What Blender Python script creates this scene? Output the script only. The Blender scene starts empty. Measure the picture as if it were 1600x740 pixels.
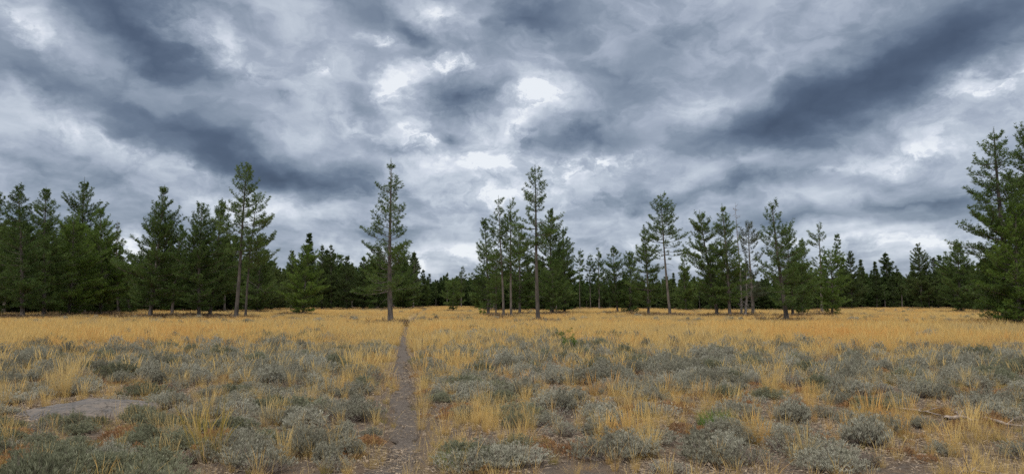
import bpy, math, random
import numpy as np
from mathutils import Vector

SC = bpy.context.scene
COL = SC.collection
rng = np.random.default_rng(11)
random.seed(11)
R = math.radians

# ------------------------------------------------------------------ camera numbers (photo pixels 1600x740)
FPX, CX, CY, HOR, CAMH = 1142.0, 800.0, 370.0, 472.0, 1.6
PITCH = math.atan((HOR - CY) / FPX)
SP, CP = math.sin(PITCH), math.cos(PITCH)

def ray(px, py):
    v = CY - py
    return np.array([px - CX, FPX * CP - v * SP, FPX * SP + v * CP])

def ground_at(px, py, z=0.0):
    d = ray(px, py)
    t = (z - CAMH) / d[2]
    return d[0] * t, d[1] * t

def to_px(x, y, z=0.0):
    """world arrays -> photo pixels"""
    dz = z - CAMH
    f = y * CP + dz * SP
    u = -y * SP + dz * CP
    f = np.maximum(f, 1e-3)
    return CX + FPX * x / f, CY - FPX * u / f

# ------------------------------------------------------------------ helpers
def tag(o, label=None, cat=None, group=None, kind=None):
    if label: o['label'] = label
    if cat: o['category'] = cat
    if group: o['group'] = group
    if kind: o['kind'] = kind
    return o

def empty(name, loc):
    o = bpy.data.objects.new(name, None)
    COL.objects.link(o)
    o.location = loc
    o.empty_display_size = 0.2
    return o

def mesh_from(name, V, F, mats, midx=None, attrs=None, smooth=False):
    V = np.asarray(V, dtype=np.float32); F = np.asarray(F, dtype=np.int32)
    me = bpy.data.meshes.new(name)
    n = F.shape[1]
    me.vertices.add(len(V)); me.vertices.foreach_set('co', V.ravel())
    me.loops.add(F.size); me.loops.foreach_set('vertex_index', F.ravel())
    me.polygons.add(len(F))
    me.polygons.foreach_set('loop_start', np.arange(0, F.size, n, dtype=np.int32))
    me.polygons.foreach_set('loop_total', np.full(len(F), n, dtype=np.int32))
    if midx is not None: me.polygons.foreach_set('material_index', np.asarray(midx, dtype=np.int32))
    for m in mats: me.materials.append(m)
    if attrs:
        for k, a in attrs.items():
            at = me.attributes.new(k, 'FLOAT', 'POINT')
            at.data.foreach_set('value', np.asarray(a, dtype=np.float32))
    me.update(calc_edges=True)
    if smooth: me.polygons.foreach_set('use_smooth', np.ones(len(F), dtype=bool))
    return me

def obj(name, me, parent=None):
    o = bpy.data.objects.new(name, me)
    COL.objects.link(o)
    if parent: o.parent = parent
    return o

class Geo:
    """collects triangles"""
    def __init__(s): s.V = []; s.F = []; s.A = []; s.M = []; s.n = 0
    def add(s, V, F, a=0.0, m=0):
        V = np.asarray(V, float).reshape(-1, 3); F = np.asarray(F, int).reshape(-1, 3)
        s.V.append(V); s.F.append(F + s.n); s.n += len(V)
        s.A.append(np.broadcast_to(np.asarray(a, float), (len(V),)).copy())
        s.M.append(np.full(len(F), m))
    def tube(s, P, rad, sides=5, a=0.0, m=0):
        P = np.asarray(P, float); n = len(P); rad = np.broadcast_to(rad, (n,))
        T = np.gradient(P, axis=0); T /= np.linalg.norm(T, axis=1, keepdims=True) + 1e-9
        ref = np.array([0, 0, 1.0]) if abs(T[0][2]) < 0.8 else np.array([1.0, 0, 0])
        U = np.cross(T, ref); U /= np.linalg.norm(U, axis=1, keepdims=True) + 1e-9
        W = np.cross(T, U)
        an = np.arange(sides) * 2 * np.pi / sides
        V = (P[:, None] + rad[:, None, None] * (np.cos(an)[None, :, None] * U[:, None] + np.sin(an)[None, :, None] * W[:, None])).reshape(-1, 3)
        i = np.arange(n - 1)[:, None] * sides; j = np.arange(sides)[None]; k = (j + 1) % sides
        q = np.stack([i + j, i + k, i + sides + k, i + sides + j], -1).reshape(-1, 4)
        F = np.concatenate([q[:, [0, 1, 2]], q[:, [0, 2, 3]]])
        s.add(V, F, a, m)
    def mesh(s, name, mats, smooth=False, aname='t'):
        return mesh_from(name, np.concatenate(s.V), np.concatenate(s.F), mats, np.concatenate(s.M), {aname: np.concatenate(s.A)}, smooth)

# ------------------------------------------------------------------ materials
def mat(name):
    m = bpy.data.materials.new(name); m.use_nodes = True
    nt = m.node_tree; nt.nodes.clear()
    return m, nt, nt.nodes, nt.links

def ramp(N, pts, interp='LINEAR'):
    r = N.new('ShaderNodeValToRGB'); e = r.color_ramp; e.interpolation = interp
    while len(e.elements) < len(pts): e.elements.new(0.5)
    for el, (p, c) in zip(e.elements, pts):
        el.position = p; el.color = (*c, 1)
    return r

def leafy(name, cols, trans=0.3, rough=0.6, noise_scale=0.5, hcol=None, hfac=0.5, tvar=0.25, wn=(0.5, 0.5)):
    """foliage / grass: colour by instance random + patch noise; attribute t shifts along the blade"""
    m, nt, N, L = mat(name)
    out = N.new('ShaderNodeOutputMaterial')
    oi = N.new('ShaderNodeObjectInfo')
    geo = N.new('ShaderNodeNewGeometry')
    no = N.new('ShaderNodeTexNoise'); no.inputs['Scale'].default_value = noise_scale; no.inputs['Detail'].default_value = 4
    L.new(geo.outputs['Position'], no.inputs['Vector'])
    mx = N.new('ShaderNodeMath'); mx.operation = 'MULTIPLY_ADD'
    L.new(no.outputs['Fac'], mx.inputs[0]); mx.inputs[1].default_value = wn[1] * 2.2; mx.inputs[2].default_value = -0.6 * wn[1]
    m2 = N.new('ShaderNodeMath'); m2.operation = 'MULTIPLY_ADD'
    L.new(oi.outputs['Random'], m2.inputs[0]); m2.inputs[1].default_value = wn[0]; L.new(mx.outputs[0], m2.inputs[2])
    at = N.new('ShaderNodeAttribute'); at.attribute_name = 'v'
    m3 = N.new('ShaderNodeMath'); m3.operation = 'MULTIPLY_ADD'
    L.new(at.outputs['Fac'], m3.inputs[0]); m3.inputs[1].default_value = tvar; L.new(m2.outputs[0], m3.inputs[2])
    n = len(cols)
    rp = ramp(N, [(i / (n - 1), c) for i, c in enumerate(cols)])
    L.new(m3.outputs[0], rp.inputs[0])
    col = rp.outputs[0]
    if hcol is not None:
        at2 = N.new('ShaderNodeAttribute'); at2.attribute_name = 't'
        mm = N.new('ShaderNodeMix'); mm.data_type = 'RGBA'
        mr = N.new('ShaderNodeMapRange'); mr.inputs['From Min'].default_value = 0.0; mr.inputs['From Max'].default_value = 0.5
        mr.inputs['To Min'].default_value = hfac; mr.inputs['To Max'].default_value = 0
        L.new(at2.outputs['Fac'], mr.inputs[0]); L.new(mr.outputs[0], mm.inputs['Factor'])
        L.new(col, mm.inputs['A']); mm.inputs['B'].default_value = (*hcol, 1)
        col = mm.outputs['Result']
    pb = N.new('ShaderNodeBsdfPrincipled'); pb.inputs['Roughness'].default_value = rough
    pb.inputs['Specular IOR Level'].default_value = 0.25
    L.new(col, pb.inputs['Base Color'])
    tr = N.new('ShaderNodeBsdfTranslucent'); L.new(col, tr.inputs['Color'])
    ms = N.new('ShaderNodeMixShader'); ms.inputs[0].default_value = trans
    L.new(pb.outputs[0], ms.inputs[1]); L.new(tr.outputs[0], ms.inputs[2])
    L.new(ms.outputs[0], out.inputs['Surface'])
    return m

def woody(name, c1, c2, scale=8.0, stretch=(1, 1, 0.25), bump=0.5):
    m, nt, N, L = mat(name)
    out = N.new('ShaderNodeOutputMaterial'); pb = N.new('ShaderNodeBsdfPrincipled')
    tc = N.new('ShaderNodeTexCoord'); mp = N.new('ShaderNodeMapping'); mp.inputs['Scale'].default_value = stretch
    L.new(tc.outputs['Object'], mp.inputs['Vector'])
    no = N.new('ShaderNodeTexNoise'); no.inputs['Scale'].default_value = scale; no.inputs['Detail'].default_value = 5
    L.new(mp.outputs[0], no.inputs['Vector'])
    rp = ramp(N, [(0.35, c1), (0.65, c2)]); L.new(no.outputs['Fac'], rp.inputs[0])
    L.new(rp.outputs[0], pb.inputs['Base Color']); pb.inputs['Roughness'].default_value = 0.9
    bp = N.new('ShaderNodeBump'); bp.inputs['Strength'].default_value = bump; bp.inputs['Distance'].default_value = 0.03
    L.new(no.outputs['Fac'], bp.inputs['Height']); L.new(bp.outputs[0], pb.inputs['Normal'])
    L.new(pb.outputs[0], out.inputs['Surface'])
    return m

M_BARK = woody('bark', (0.05, 0.043, 0.038), (0.155, 0.132, 0.115), 6)
M_BARKD = woody('bark_dark', (0.03, 0.027, 0.024), (0.10, 0.085, 0.075), 6)
M_DEAD = woody('dead_wood', (0.10, 0.09, 0.085), (0.27, 0.245, 0.23), 9)
M_LOG = woody('weathered_log', (0.12, 0.095, 0.08), (0.34, 0.28, 0.235), 14)
M_PINE = leafy('pine_needles', [(0.036, 0.066, 0.017), (0.068, 0.115, 0.027), (0.125, 0.180, 0.042)], 0.25, 0.55, 0.35, wn=(0.3, 0.35), tvar=0.5)
M_PINEB = leafy('bright_pine_needles', [(0.055, 0.10, 0.018), (0.095, 0.155, 0.026), (0.15, 0.22, 0.04)], 0.25, 0.55, 0.35, wn=(0.3, 0.35), tvar=0.5)
M_PINEF = leafy('forest_needles', [(0.034, 0.056, 0.018), (0.060, 0.092, 0.026), (0.105, 0.148, 0.040)], 0.2, 0.6, 0.2, wn=(0.5, 0.3), tvar=0.4)
M_PINEG = leafy('grey_needles', [(0.05, 0.07, 0.045), (0.08, 0.10, 0.06), (0.12, 0.13, 0.08)], 0.2, 0.6, 0.3, wn=(0.3, 0.3), tvar=0.5)
M_SEED = leafy('seedling_needles', [(0.06, 0.11, 0.02), (0.11, 0.18, 0.03), (0.2, 0.26, 0.06)], 0.3, 0.5, 3, wn=(0.2, 0.3), tvar=0.5)
GOLD = [(0.27, 0.22, 0.14), (0.42, 0.33, 0.17), (0.58, 0.44, 0.20), (0.68, 0.49, 0.18), (0.64, 0.37, 0.12)]
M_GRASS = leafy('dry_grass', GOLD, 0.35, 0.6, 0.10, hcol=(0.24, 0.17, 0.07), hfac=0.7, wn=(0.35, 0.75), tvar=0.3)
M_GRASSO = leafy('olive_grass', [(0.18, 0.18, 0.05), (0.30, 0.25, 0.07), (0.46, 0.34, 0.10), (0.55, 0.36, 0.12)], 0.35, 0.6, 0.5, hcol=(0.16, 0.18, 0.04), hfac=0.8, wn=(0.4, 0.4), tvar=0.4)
M_DULL = leafy('grey_brown_stalks', [(0.10, 0.075, 0.055), (0.20, 0.145, 0.10), (0.32, 0.25, 0.17)], 0.2, 0.8, 0.6, wn=(0.5, 0.4), tvar=0.5)
M_DUFF_SHADE = leafy('shade_needle_litter', [(0.05, 0.035, 0.022), (0.12, 0.08, 0.05), (0.22, 0.16, 0.10)], 0.0, 0.9, 1, wn=(0.3, 0.3), tvar=0.7)  # litter brown kept dark, standing in for contact shade below the crowns
M_GREEN = leafy('green_blades', [(0.09, 0.17, 0.03), (0.15, 0.25, 0.05), (0.26, 0.30, 0.08)], 0.35, 0.55, 3, wn=(0.1, 0.4), tvar=0.5)
M_SAGE = leafy('sage_leaves', [(0.11, 0.105, 0.075), (0.205, 0.20, 0.15), (0.31, 0.305, 0.24), (0.46, 0.455, 0.38)], 0.15, 0.8, 1.2, wn=(0.45, 0.3), tvar=0.45)
M_SAGEO = leafy('olive_sage_leaves', [(0.09, 0.095, 0.055), (0.17, 0.18, 0.115), (0.27, 0.28, 0.19)], 0.15, 0.8, 1.2, wn=(0.4, 0.3), tvar=0.5)
M_STEM = leafy('sage_stems', [(0.10, 0.08, 0.07), (0.20, 0.165, 0.145), (0.29, 0.245, 0.22)], 0.0, 0.9, 3, wn=(0.4, 0.4), tvar=0.4)
M_FORB = leafy('rusty_forbs', [(0.10, 0.065, 0.04), (0.22, 0.13, 0.07), (0.32, 0.175, 0.085), (0.30, 0.23, 0.10)], 0.3, 0.7, 0.7, wn=(0.5, 0.4), tvar=0.4)
M_LIT = leafy('straw_litter', [(0.10, 0.075, 0.06), (0.22, 0.17, 0.125), (0.36, 0.29, 0.22), (0.46, 0.37, 0.24)], 0.1, 0.8, 3, wn=(0.2, 0.2), tvar=0.7)

def soil_material(name, path=False):
    m, nt, N, L = mat(name)
    out = N.new('ShaderNodeOutputMaterial'); pb = N.new('ShaderNodeBsdfPrincipled'); pb.inputs['Roughness'].default_value = 0.95
    pb.inputs['Specular IOR Level'].default_value = 0.15
    geo = N.new('ShaderNodeNewGeometry')
    def noise(sc, det=4, rough=0.6):
        n = N.new('ShaderNodeTexNoise'); n.inputs['Scale'].default_value = sc; n.inputs['Detail'].default_value = det; n.inputs['Roughness'].default_value = rough
        L.new(geo.outputs['Position'], n.inputs['Vector']); return n
    def mix(a, b, f):
        x = N.new('ShaderNodeMix'); x.data_type = 'RGBA'
        for s, v in (('A', a), ('B', b)):
            if isinstance(v, tuple): x.inputs[s].default_value = (*v, 1)
            else: L.new(v, x.inputs[s])
        if isinstance(f, float): x.inputs['Factor'].default_value = f
        else: L.new(f, x.inputs['Factor'])
        return x.outputs['Result']
    big, midn, fine = noise(0.35, 3), noise(5, 5), noise(55, 6, 0.75)
    if path:
        rp = ramp(N, [(0.32, (0.035, 0.029, 0.025)), (0.5, (0.088, 0.075, 0.066)), (0.68, (0.21, 0.182, 0.16))])
        L.new(fine.outputs['Fac'], rp.inputs[0])
        r2 = ramp(N, [(0.38, (0, 0, 0)), (0.6, (1, 1, 1))]); L.new(midn.outputs['Fac'], r2.inputs[0])
        base = mix(rp.outputs[0], (0.115, 0.098, 0.086), r2.outputs[0])
        base = mix(base, rp.outputs[0], 0.55)
    else:
        rp = ramp(N, [(0.30, (0.04, 0.03, 0.024)), (0.5, (0.088, 0.072, 0.060)), (0.70, (0.21, 0.175, 0.145))])
        L.new(fine.outputs['Fac'], rp.inputs[0])
        r2 = ramp(N, [(0.42, (0, 0, 0)), (0.62, (0.75, 0.75, 0.75))]); L.new(midn.outputs['Fac'], r2.inputs[0])
        base = mix(rp.outputs[0], (0.13, 0.092, 0.064), r2.outputs[0])
        thatch = ramp(N, [(0.35, (0.20, 0.14, 0.06)), (0.65, (0.46, 0.32, 0.13))]); L.new(fine.outputs['Fac'], thatch.inputs[0])
        at = N.new('ShaderNodeAttribute'); at.attribute_name = 'thatch'
        base = mix(base, thatch.outputs[0], at.outputs['Fac'])
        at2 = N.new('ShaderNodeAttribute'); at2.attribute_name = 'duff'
        base = mix(base, (0.055, 0.04, 0.028), at2.outputs['Fac'])  # duff brown, with the shade beneath the trees painted in
    L.new(base, pb.inputs['Base Color'])
    add = N.new('ShaderNodeMath'); add.operation = 'MULTIPLY_ADD'; L.new(midn.outputs['Fac'], add.inputs[0]); add.inputs[1].default_value = 1.5; L.new(fine.outputs['Fac'], add.inputs[2])
    bp = N.new('ShaderNodeBump'); bp.inputs['Strength'].default_value = 0.8; bp.inputs['Distance'].default_value = 0.02
    L.new(add.outputs[0], bp.inputs['Height']); L.new(bp.outputs[0], pb.inputs['Normal'])
    L.new(pb.outputs[0], out.inputs['Surface'])
    return m
M_SOIL = soil_material('meadow_soil'); M_PATH = soil_material('trail_dirt', True)

def rock_material():
    m, nt, N, L = mat('granite')
    out = N.new('ShaderNodeOutputMaterial'); pb = N.new('ShaderNodeBsdfPrincipled'); pb.inputs['Roughness'].default_value = 0.9
    tc = N.new('ShaderNodeTexCoord')
    a = N.new('ShaderNodeTexNoise'); a.inputs['Scale'].default_value = 45; a.inputs['Detail'].default_value = 5; a.inputs['Roughness'].default_value = 0.8
    b = N.new('ShaderNodeTexNoise'); b.inputs['Scale'].default_value = 3.5; b.inputs['Detail'].default_value = 4
    for n in (a, b): L.new(tc.outputs['Object'], n.inputs['Vector'])
    ra = ramp(N, [(0.35, (0.035, 0.033, 0.033)), (0.5, (0.095, 0.088, 0.086)), (0.7, (0.19, 0.172, 0.165))]); L.new(a.outputs['Fac'], ra.inputs[0])
    rb = ramp(N, [(0.45, (0, 0, 0)), (0.62, (0.6, 0.6, 0.6))]); L.new(b.outputs['Fac'], rb.inputs[0])
    x = N.new('ShaderNodeMix'); x.data_type = 'RGBA'; L.new(rb.outputs[0], x.inputs['Factor']); L.new(ra.outputs[0], x.inputs['A']); x.inputs['B'].default_value = (0.17, 0.14, 0.115, 1)
    L.new(x.outputs['Result'], pb.inputs['Base Color'])
    vo = N.new('ShaderNodeTexVoronoi'); vo.feature = 'DISTANCE_TO_EDGE'; vo.inputs['Scale'].default_value = 2.3
    wn_ = N.new('ShaderNodeVectorMath'); wn_.operation = 'MULTIPLY_ADD'; L.new(b.outputs['Color'], wn_.inputs[0]); wn_.inputs[1].default_value = (.5, .5, .5); L.new(tc.outputs['Object'], wn_.inputs[2]); L.new(wn_.outputs[0], vo.inputs['Vector'])
    cr = ramp(N, [(0.0, (0.25, 0.25, 0.25)), (0.03, (1, 1, 1))]); L.new(vo.outputs['Distance'], cr.inputs[0])
    li = N.new('ShaderNodeTexNoise'); li.inputs['Scale'].default_value = 9; li.inputs['Detail'].default_value = 6; li.inputs['Roughness'].default_value = .7; L.new(tc.outputs['Object'], li.inputs['Vector'])
    lr = ramp(N, [(0.55, (0, 0, 0)), (0.60, (.7, .7, .7))]); L.new(li.outputs['Fac'], lr.inputs[0])
    lx = N.new('ShaderNodeMix'); lx.data_type = 'RGBA'; L.new(lr.outputs[0], lx.inputs['Factor']); L.new(x.outputs['Result'], lx.inputs['A']); lx.inputs['B'].default_value = (.045, .045, .04, 1)
    mu = N.new('ShaderNodeMix'); mu.data_type = 'RGBA'; mu.blend_type = 'MULTIPLY'; mu.inputs['Factor'].default_value = 1; L.new(lx.outputs['Result'], mu.inputs['A']); L.new(cr.outputs[0], mu.inputs['B']); L.new(mu.outputs['Result'], pb.inputs['Base Color'])
    bp = N.new('ShaderNodeBump'); bp.inputs['Strength'].default_value = 0.9; bp.inputs['Distance'].default_value = 0.03
    L.new(li.outputs['Fac'], bp.inputs['Height']); L.new(bp.outputs[0], pb.inputs['Normal'])
    L.new(pb.outputs[0], out.inputs['Surface'])
    return m
M_ROCK = rock_material()

# ------------------------------------------------------------------ lie of the land
_pp = [(520, 1400), (570, 900), (608, 740), (622, 700), (633, 660), (633, 635), (629, 600), (628, 570), (629, 545), (632, 525), (637, 508), (643, 498), (655, 489), (668, 484.0), (672, 480.5)]
_pw = [ground_at(*p) for p in _pp]
_PY = np.array([-40.0] + [p[1] for p in _pw] + [400.0, 3000.0]); _PX = np.array([0.6] + [p[0] for p in _pw] + [_pw[-1][0] + 4, 60.0])
def path_x(y): return np.interp(y, _PY, _PX)
def undul(x, y):
    a = np.exp(-(np.hypot(x, y) / 120.0) ** 2)
    return a * (0.035 * np.sin(x * 0.9 + 1.3 * np.sin(y * 0.35)) * np.cos(y * 0.7 + 0.5) + 0.05 * np.sin(x * 0.21 + 2) * np.sin(y * 0.17 + 1))
def height(x, y):
    x = np.asarray(x, float); y = np.asarray(y, float)
    s = np.abs(x - path_x(y))
    fade = np.clip((110 - y) / 40, 0, 1)
    return undul(x, y) - 0.075 * fade * np.exp(-(s / 0.26) ** 4)

# front edge of the forest: photo pixel column -> row where its floor starts
FL = np.array([(-900, 492), (-100, 489), (180, 488), (198, 482), (225, 484), (340, 486), (430, 481), (560, 480), (655, 479), (672, 477.6), (740, 478), (760, 484), (890, 483), (905, 480), (1100, 483), (1240, 484), (1330, 480), (1480, 479.5), (1500, 482), (1560, 486), (1700, 492), (2500, 495)])
def front_dist(px):
    py = np.interp(px, FL[:, 0], FL[:, 1])
    return 1.3 * FPX / (py - HOR)

# ------------------------------------------------------------------ density maps (photo-read patches, stored on the ground)
SAGE = [(110, 715, 170, 45, 1.0), (250, 700, 120, 35, .8), (390, 640, 110, 55, .8), (420, 565, 90, 35, .9), (210, 570, 100, 16, .9), (260, 603, 110, 16, .6), (30, 605, 45, 14, .9), (560, 665, 50, 45, 1.1), (570, 620, 40, 22, .8), (480, 720, 80, 30, .7), (260, 645, 60, 18, .8),
        (790, 532, 110, 14, .9), (880, 545, 80, 12, .5), (800, 577, 85, 14, .8), (760, 620, 85, 24, .9), (690, 600, 40, 14, .6), (900, 655, 55, 30, .9), (1050, 590, 150, 22, 1.1), (980, 565, 60, 12, .7), (1160, 565, 110, 14, .8), (1270, 585, 90, 14, .6), (1230, 545, 60, 9, .5), (1400, 590, 90, 16, .8),
        (1540, 585, 90, 22, 1.1), (1420, 618, 100, 16, .8), (1550, 625, 70, 18, .7), (1200, 665, 60, 25, .6), (1270, 710, 80, 30, .9), (1130, 715, 60, 25, .8), (960, 720, 60, 20, .5), (1420, 720, 70, 25, .7), (790, 720, 40, 15, .3), (1010, 665, 30, 20, .5), (1300, 610, 30, 14, .6), (340, 530, 120, 12, .35), (80, 560, 80, 12, .5), (600, 545, 30, 16, .4)]
def sage_density(px, py):
    d = np.full(px.shape, 0.0)
    for cx, cy, rx, ry, a in SAGE:
        q = ((px - cx) / rx) ** 2 + ((py - cy) / ry) ** 2
        d = np.maximum(d, a * np.exp(-q * 0.75))
    d = (d * 1.05 + 0.08) * np.interp(py, [490, 525, 560, 620], [.25, .6, .9, 1.05])
    return d
GOLDP = [(550, 575, 60, 25, 1.), (690, 560, 50, 45, 1.), (720, 510, 120, 12, 1.), (100, 600, 40, 25, .9), (560, 535, 80, 18, .8), (745, 655, 45, 25, .7), (820, 690, 60, 25, .5), (1205, 600, 20, 25, .9), (1350, 550, 120, 20, .8), (1000, 700, 70, 30, .7), (1290, 560, 80, 14, .7), (660, 660, 12, 60, .7), (1380, 665, 70, 25, .7), (310, 690, 60, 30, .5), (1540, 690, 70, 30, .8), (930, 600, 30, 20, .4), (30, 530, 120, 25, 1.), (300, 510, 400, 14, 1.), (1150, 510, 500, 12, 1.), (430, 690, 25, 40, .5), (1180, 700, 30, 30, .7), (60, 640, 50, 20, .5), (520, 600, 30, 25, .6)]
def gold_density(px, py):
    d = np.full(px.shape, 0.0)
    for cx, cy, rx, ry, a in GOLDP:
        q = ((px - cx) / rx) ** 2 + ((py - cy) / ry) ** 2
        d = np.maximum(d, a * np.exp(-q * 0.75))
    base = np.interp(py, [472, 512, 545, 600, 740, 900], [1, 1, 0.6, 0.36, 0.30, 0.3])
    return np.clip(np.maximum(d, base), 0, 1)

# ------------------------------------------------------------------ ground and trail
def build_ground():
    ys = [-60.0]
    while ys[-1] < 3000:
        y = ys[-1]
        ys.append(y + (4 if y < 0 else max(0.10, y * 0.018)))
    ys = np.array(ys)
    k = np.arange(-150, 151)
    s = np.where(np.abs(k) <= 10, k * 0.08, np.sign(k) * (0.8 + 2.2 * (np.exp((np.abs(k) - 10) * 0.047) - 1) * 1.0))
    s = s * (1 + 0.6 * (np.abs(k) > 10) * (np.abs(k) - 10) / 140)
    s[0], s[-1] = -4000, 4000
    X = path_x(ys)[:, None] + s[None]; Y = np.broadcast_to(ys[:, None], X.shape)
    inner = 0.045 * np.exp(-(s / 0.2) ** 4)[None] * np.clip((110 - Y) / 40, 0, 1)
    Z = height(X, Y) - inner - 0.004
    ny, nx = X.shape
    i = np.arange(ny - 1)[:, None] * nx; j = np.arange(nx - 1)[None]
    F = np.stack([i + j, i + j + 1, i + nx + j + 1, i + nx + j], -1).reshape(-1, 4)
    px, py = to_px(X.ravel(), Y.ravel())
    Yr = Y.ravel()
    fr = front_dist(px)
    duff = np.where(Yr > 5, np.clip((Yr - fr * 0.99) / 4.0, 0, 1), 0)  # duff past the forest edge, also painting the shade under its trees
    r = np.hypot(X.ravel(), Yr)
    th = np.clip((gold_density(px, py) - 0.35) * 1.1, 0, 0.8) * np.clip((r - 8) / 25, 0.15, 1)
    th = np.where(Yr < 4, 0.2, th)
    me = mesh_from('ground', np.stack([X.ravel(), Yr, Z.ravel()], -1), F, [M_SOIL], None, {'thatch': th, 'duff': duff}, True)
    tag(obj('ground', me), 'flat dry meadow ground of grey-brown soil', 'ground', kind='structure')
    # trail
    ys = np.concatenate([np.arange(-6, 16, 0.05), np.arange(16, 40, 0.15), np.arange(40, 125, 0.5)])
    s = np.linspace(-1, 1, 17)
    rr = np.random.default_rng(5)
    wl = 0.18 + 0.05 * np.sin(ys * 2.1) + 0.04 * np.sin(ys * 5.3 + 1) + 0.03 * np.sin(ys * 11.7) + 0.004 * rr.standard_normal(len(ys))
    wr = 0.18 + 0.05 * np.sin(ys * 1.7 + 2) + 0.04 * np.sin(ys * 4.7) + 0.03 * np.sin(ys * 13.1) + 0.004 * rr.standard_normal(len(ys))
    fade = np.interp(ys, [-6, 60, 90, 125], [1, 1, 0.7, 0.2])
    W = np.where(s[None] < 0, wl[:, None], wr[:, None]) * s[None] * fade[:, None]
    X = path_x(ys)[:, None] + W + (0.07 * np.sin(ys * .9) * np.clip(ys / 5, 0, 1))[:, None]; Y = np.broadcast_to(ys[:, None], X.shape)
    bumps = 0.006 * np.sin(X * 23 + 2 * np.sin(Y * 9)) * np.cos(Y * 17) + 0.004 * rr.standard_normal(X.shape)
    edge = (np.abs(s[None]) > 0.97)
    Z = height(X, Y) + np.where(edge, -0.03, 0.006 + bumps * (ys[:, None] < 30))
    ny, nx = X.shape
    i = np.arange(ny - 1)[:, None] * nx; j = np.arange(nx - 1)[None]
    F = np.stack([i + j, i + j + 1, i + nx + j + 1, i + nx + j], -1).reshape(-1, 4)
    me = mesh_from('footpath', np.stack([X.ravel(), Y.ravel(), Z.ravel()], -1), F, [M_PATH], None, None, True)
    tag(obj('footpath', me), 'narrow bare dirt trail running away through the meadow', 'trail', kind='structure')
build_ground()

# ------------------------------------------------------------------ blades, shrubs
def blades(g, n, r0, h, w, lean, rg, m=0, curve=0.5, center=(0, 0), seg=3, heads=0.0, headw=3.0):
    """n tapered ribbons"""
    ph = rg.uniform(0, 2 * np.pi, n); rr = r0 * np.sqrt(rg.uniform(0, 1, n))
    bx = rr * np.cos(ph) + center[0]; by = rr * np.sin(ph) + center[1]
    az = ph + rg.normal(0, 0.8, n)
    H = rg.uniform(h[0], h[1], n); le = np.abs(rg.normal(lean[0], lean[1], n))
    cu = curve * rg.uniform(0.3, 1.5, n)
    wv = w * rg.uniform(0.6, 1.3, n)
    ts = np.linspace(0, 1, seg + 1)
    x0 = np.zeros(n); z0 = np.zeros(n)
    cx = [x0]; cz = [z0]
    for k in range(seg):
        a = le + cu * (k / seg)
        cx.append(cx[-1] + np.sin(a) * H / seg); cz.append(cz[-1] + np.cos(a) * H / seg)
    cx = np.stack(cx, 1); cz = np.stack(cz, 1)
    P = np.stack([bx[:, None] + cx * np.cos(az)[:, None], by[:, None] + cx * np.sin(az)[:, None], cz - 0.01], -1)
    fa = rg.uniform(0, 2 * np.pi, n)
    side = np.stack([np.cos(fa), np.sin(fa), np.zeros(n)], -1)
    hd = rg.uniform(0, 1, n) < heads
    prof = np.where(hd[:, None], np.array([0.6] * (seg - 1) + [headw, 0.2])[None] if seg >= 2 else 1, (1 - ts * 0.85)[None])
    Wd = wv[:, None] * prof
    A = P - side[:, None] * Wd[..., None] * 0.5; B = P + side[:, None] * Wd[..., None] * 0.5
    V = np.stack([A, B], 2).reshape(n, -1, 3)
    nv = V.shape[1]
    f = []
    for k in range(seg):
        a = 2 * k; f += [(a, a + 1, a + 3), (a, a + 3, a + 2)]
    F = (np.array(f)[None] + (np.arange(n) * nv)[:, None, None]).reshape(-1, 3)
    g.add(V.reshape(-1, 3), F, np.repeat(ts, 2)[None].repeat(n, 0).ravel(), m)
    return rg.uniform(0, 1, n).repeat(nv)

class GeoV(Geo):
    """also keeps a per-piece random v"""
    def __init__(s): super().__init__(); s.R = []
    def mesh(s, name, mats, smooth=False):
        return mesh_from(name, np.concatenate(s.V), np.concatenate(s.F), mats, np.concatenate(s.M), {'t': np.concatenate(s.A), 'v': np.concatenate(s.R)}, smooth)

def leaves(g, P, D, size, width, k, spread, rg, m=0):
    """k slim triangles fanned around direction D at each P"""
    n = len(P)
    D = D / (np.linalg.norm(D, axis=1, keepdims=True) + 1e-9)
    ref = rg.normal(size=(n, 3)); U = np.cross(D, ref); U /= np.linalg.norm(U, axis=1, keepdims=True) + 1e-9
    W = np.cross(D, U)
    an = (np.arange(k) * 2 * np.pi / k)[None] + rg.uniform(0, 6.3, (n, 1)) + rg.normal(0, 0.3, (n, k))
    sp = spread * rg.uniform(0.4, 1.3, (n, k))
    sz = (size if np.ndim(size) else np.full(n, size))[:, None] * rg.uniform(0.7, 1.25, (n, k))
    out = np.cos(an)[..., None] * U[:, None] + np.sin(an)[..., None] * W[:, None]
    dr = np.cos(sp)[..., None] * D[:, None] + np.sin(sp)[..., None] * out
    tang = np.cross(dr, rg.normal(size=(n, k, 3))); tang /= np.linalg.norm(tang, axis=2, keepdims=True) + 1e-9
    wd = (width if np.ndim(width) else np.full(n, width))[:, None, None] * rg.uniform(0.7, 1.3, (n, k, 1))
    base = P[:, None] + dr * sz[..., None] * 0.12
    tip = P[:, None] + dr * sz[..., None]
    midp = P[:, None] + dr * sz[..., None] * 0.55
    V = np.stack([base, midp - tang * wd * .5, tip, midp + tang * wd * .5], 2).reshape(-1, 3)
    q = np.arange(n * k) * 4
    F = np.concatenate([np.stack([q, q + 1, q + 2], -1), np.stack([q, q + 2, q + 3], -1)])
    g.add(V, F, 1.0, m)
    g.R.append(rg.uniform(0, 1, (n, 1)).repeat(k * 4, 1).ravel() * 0.7 + rg.uniform(0, 0.3, n * k * 4))

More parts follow.
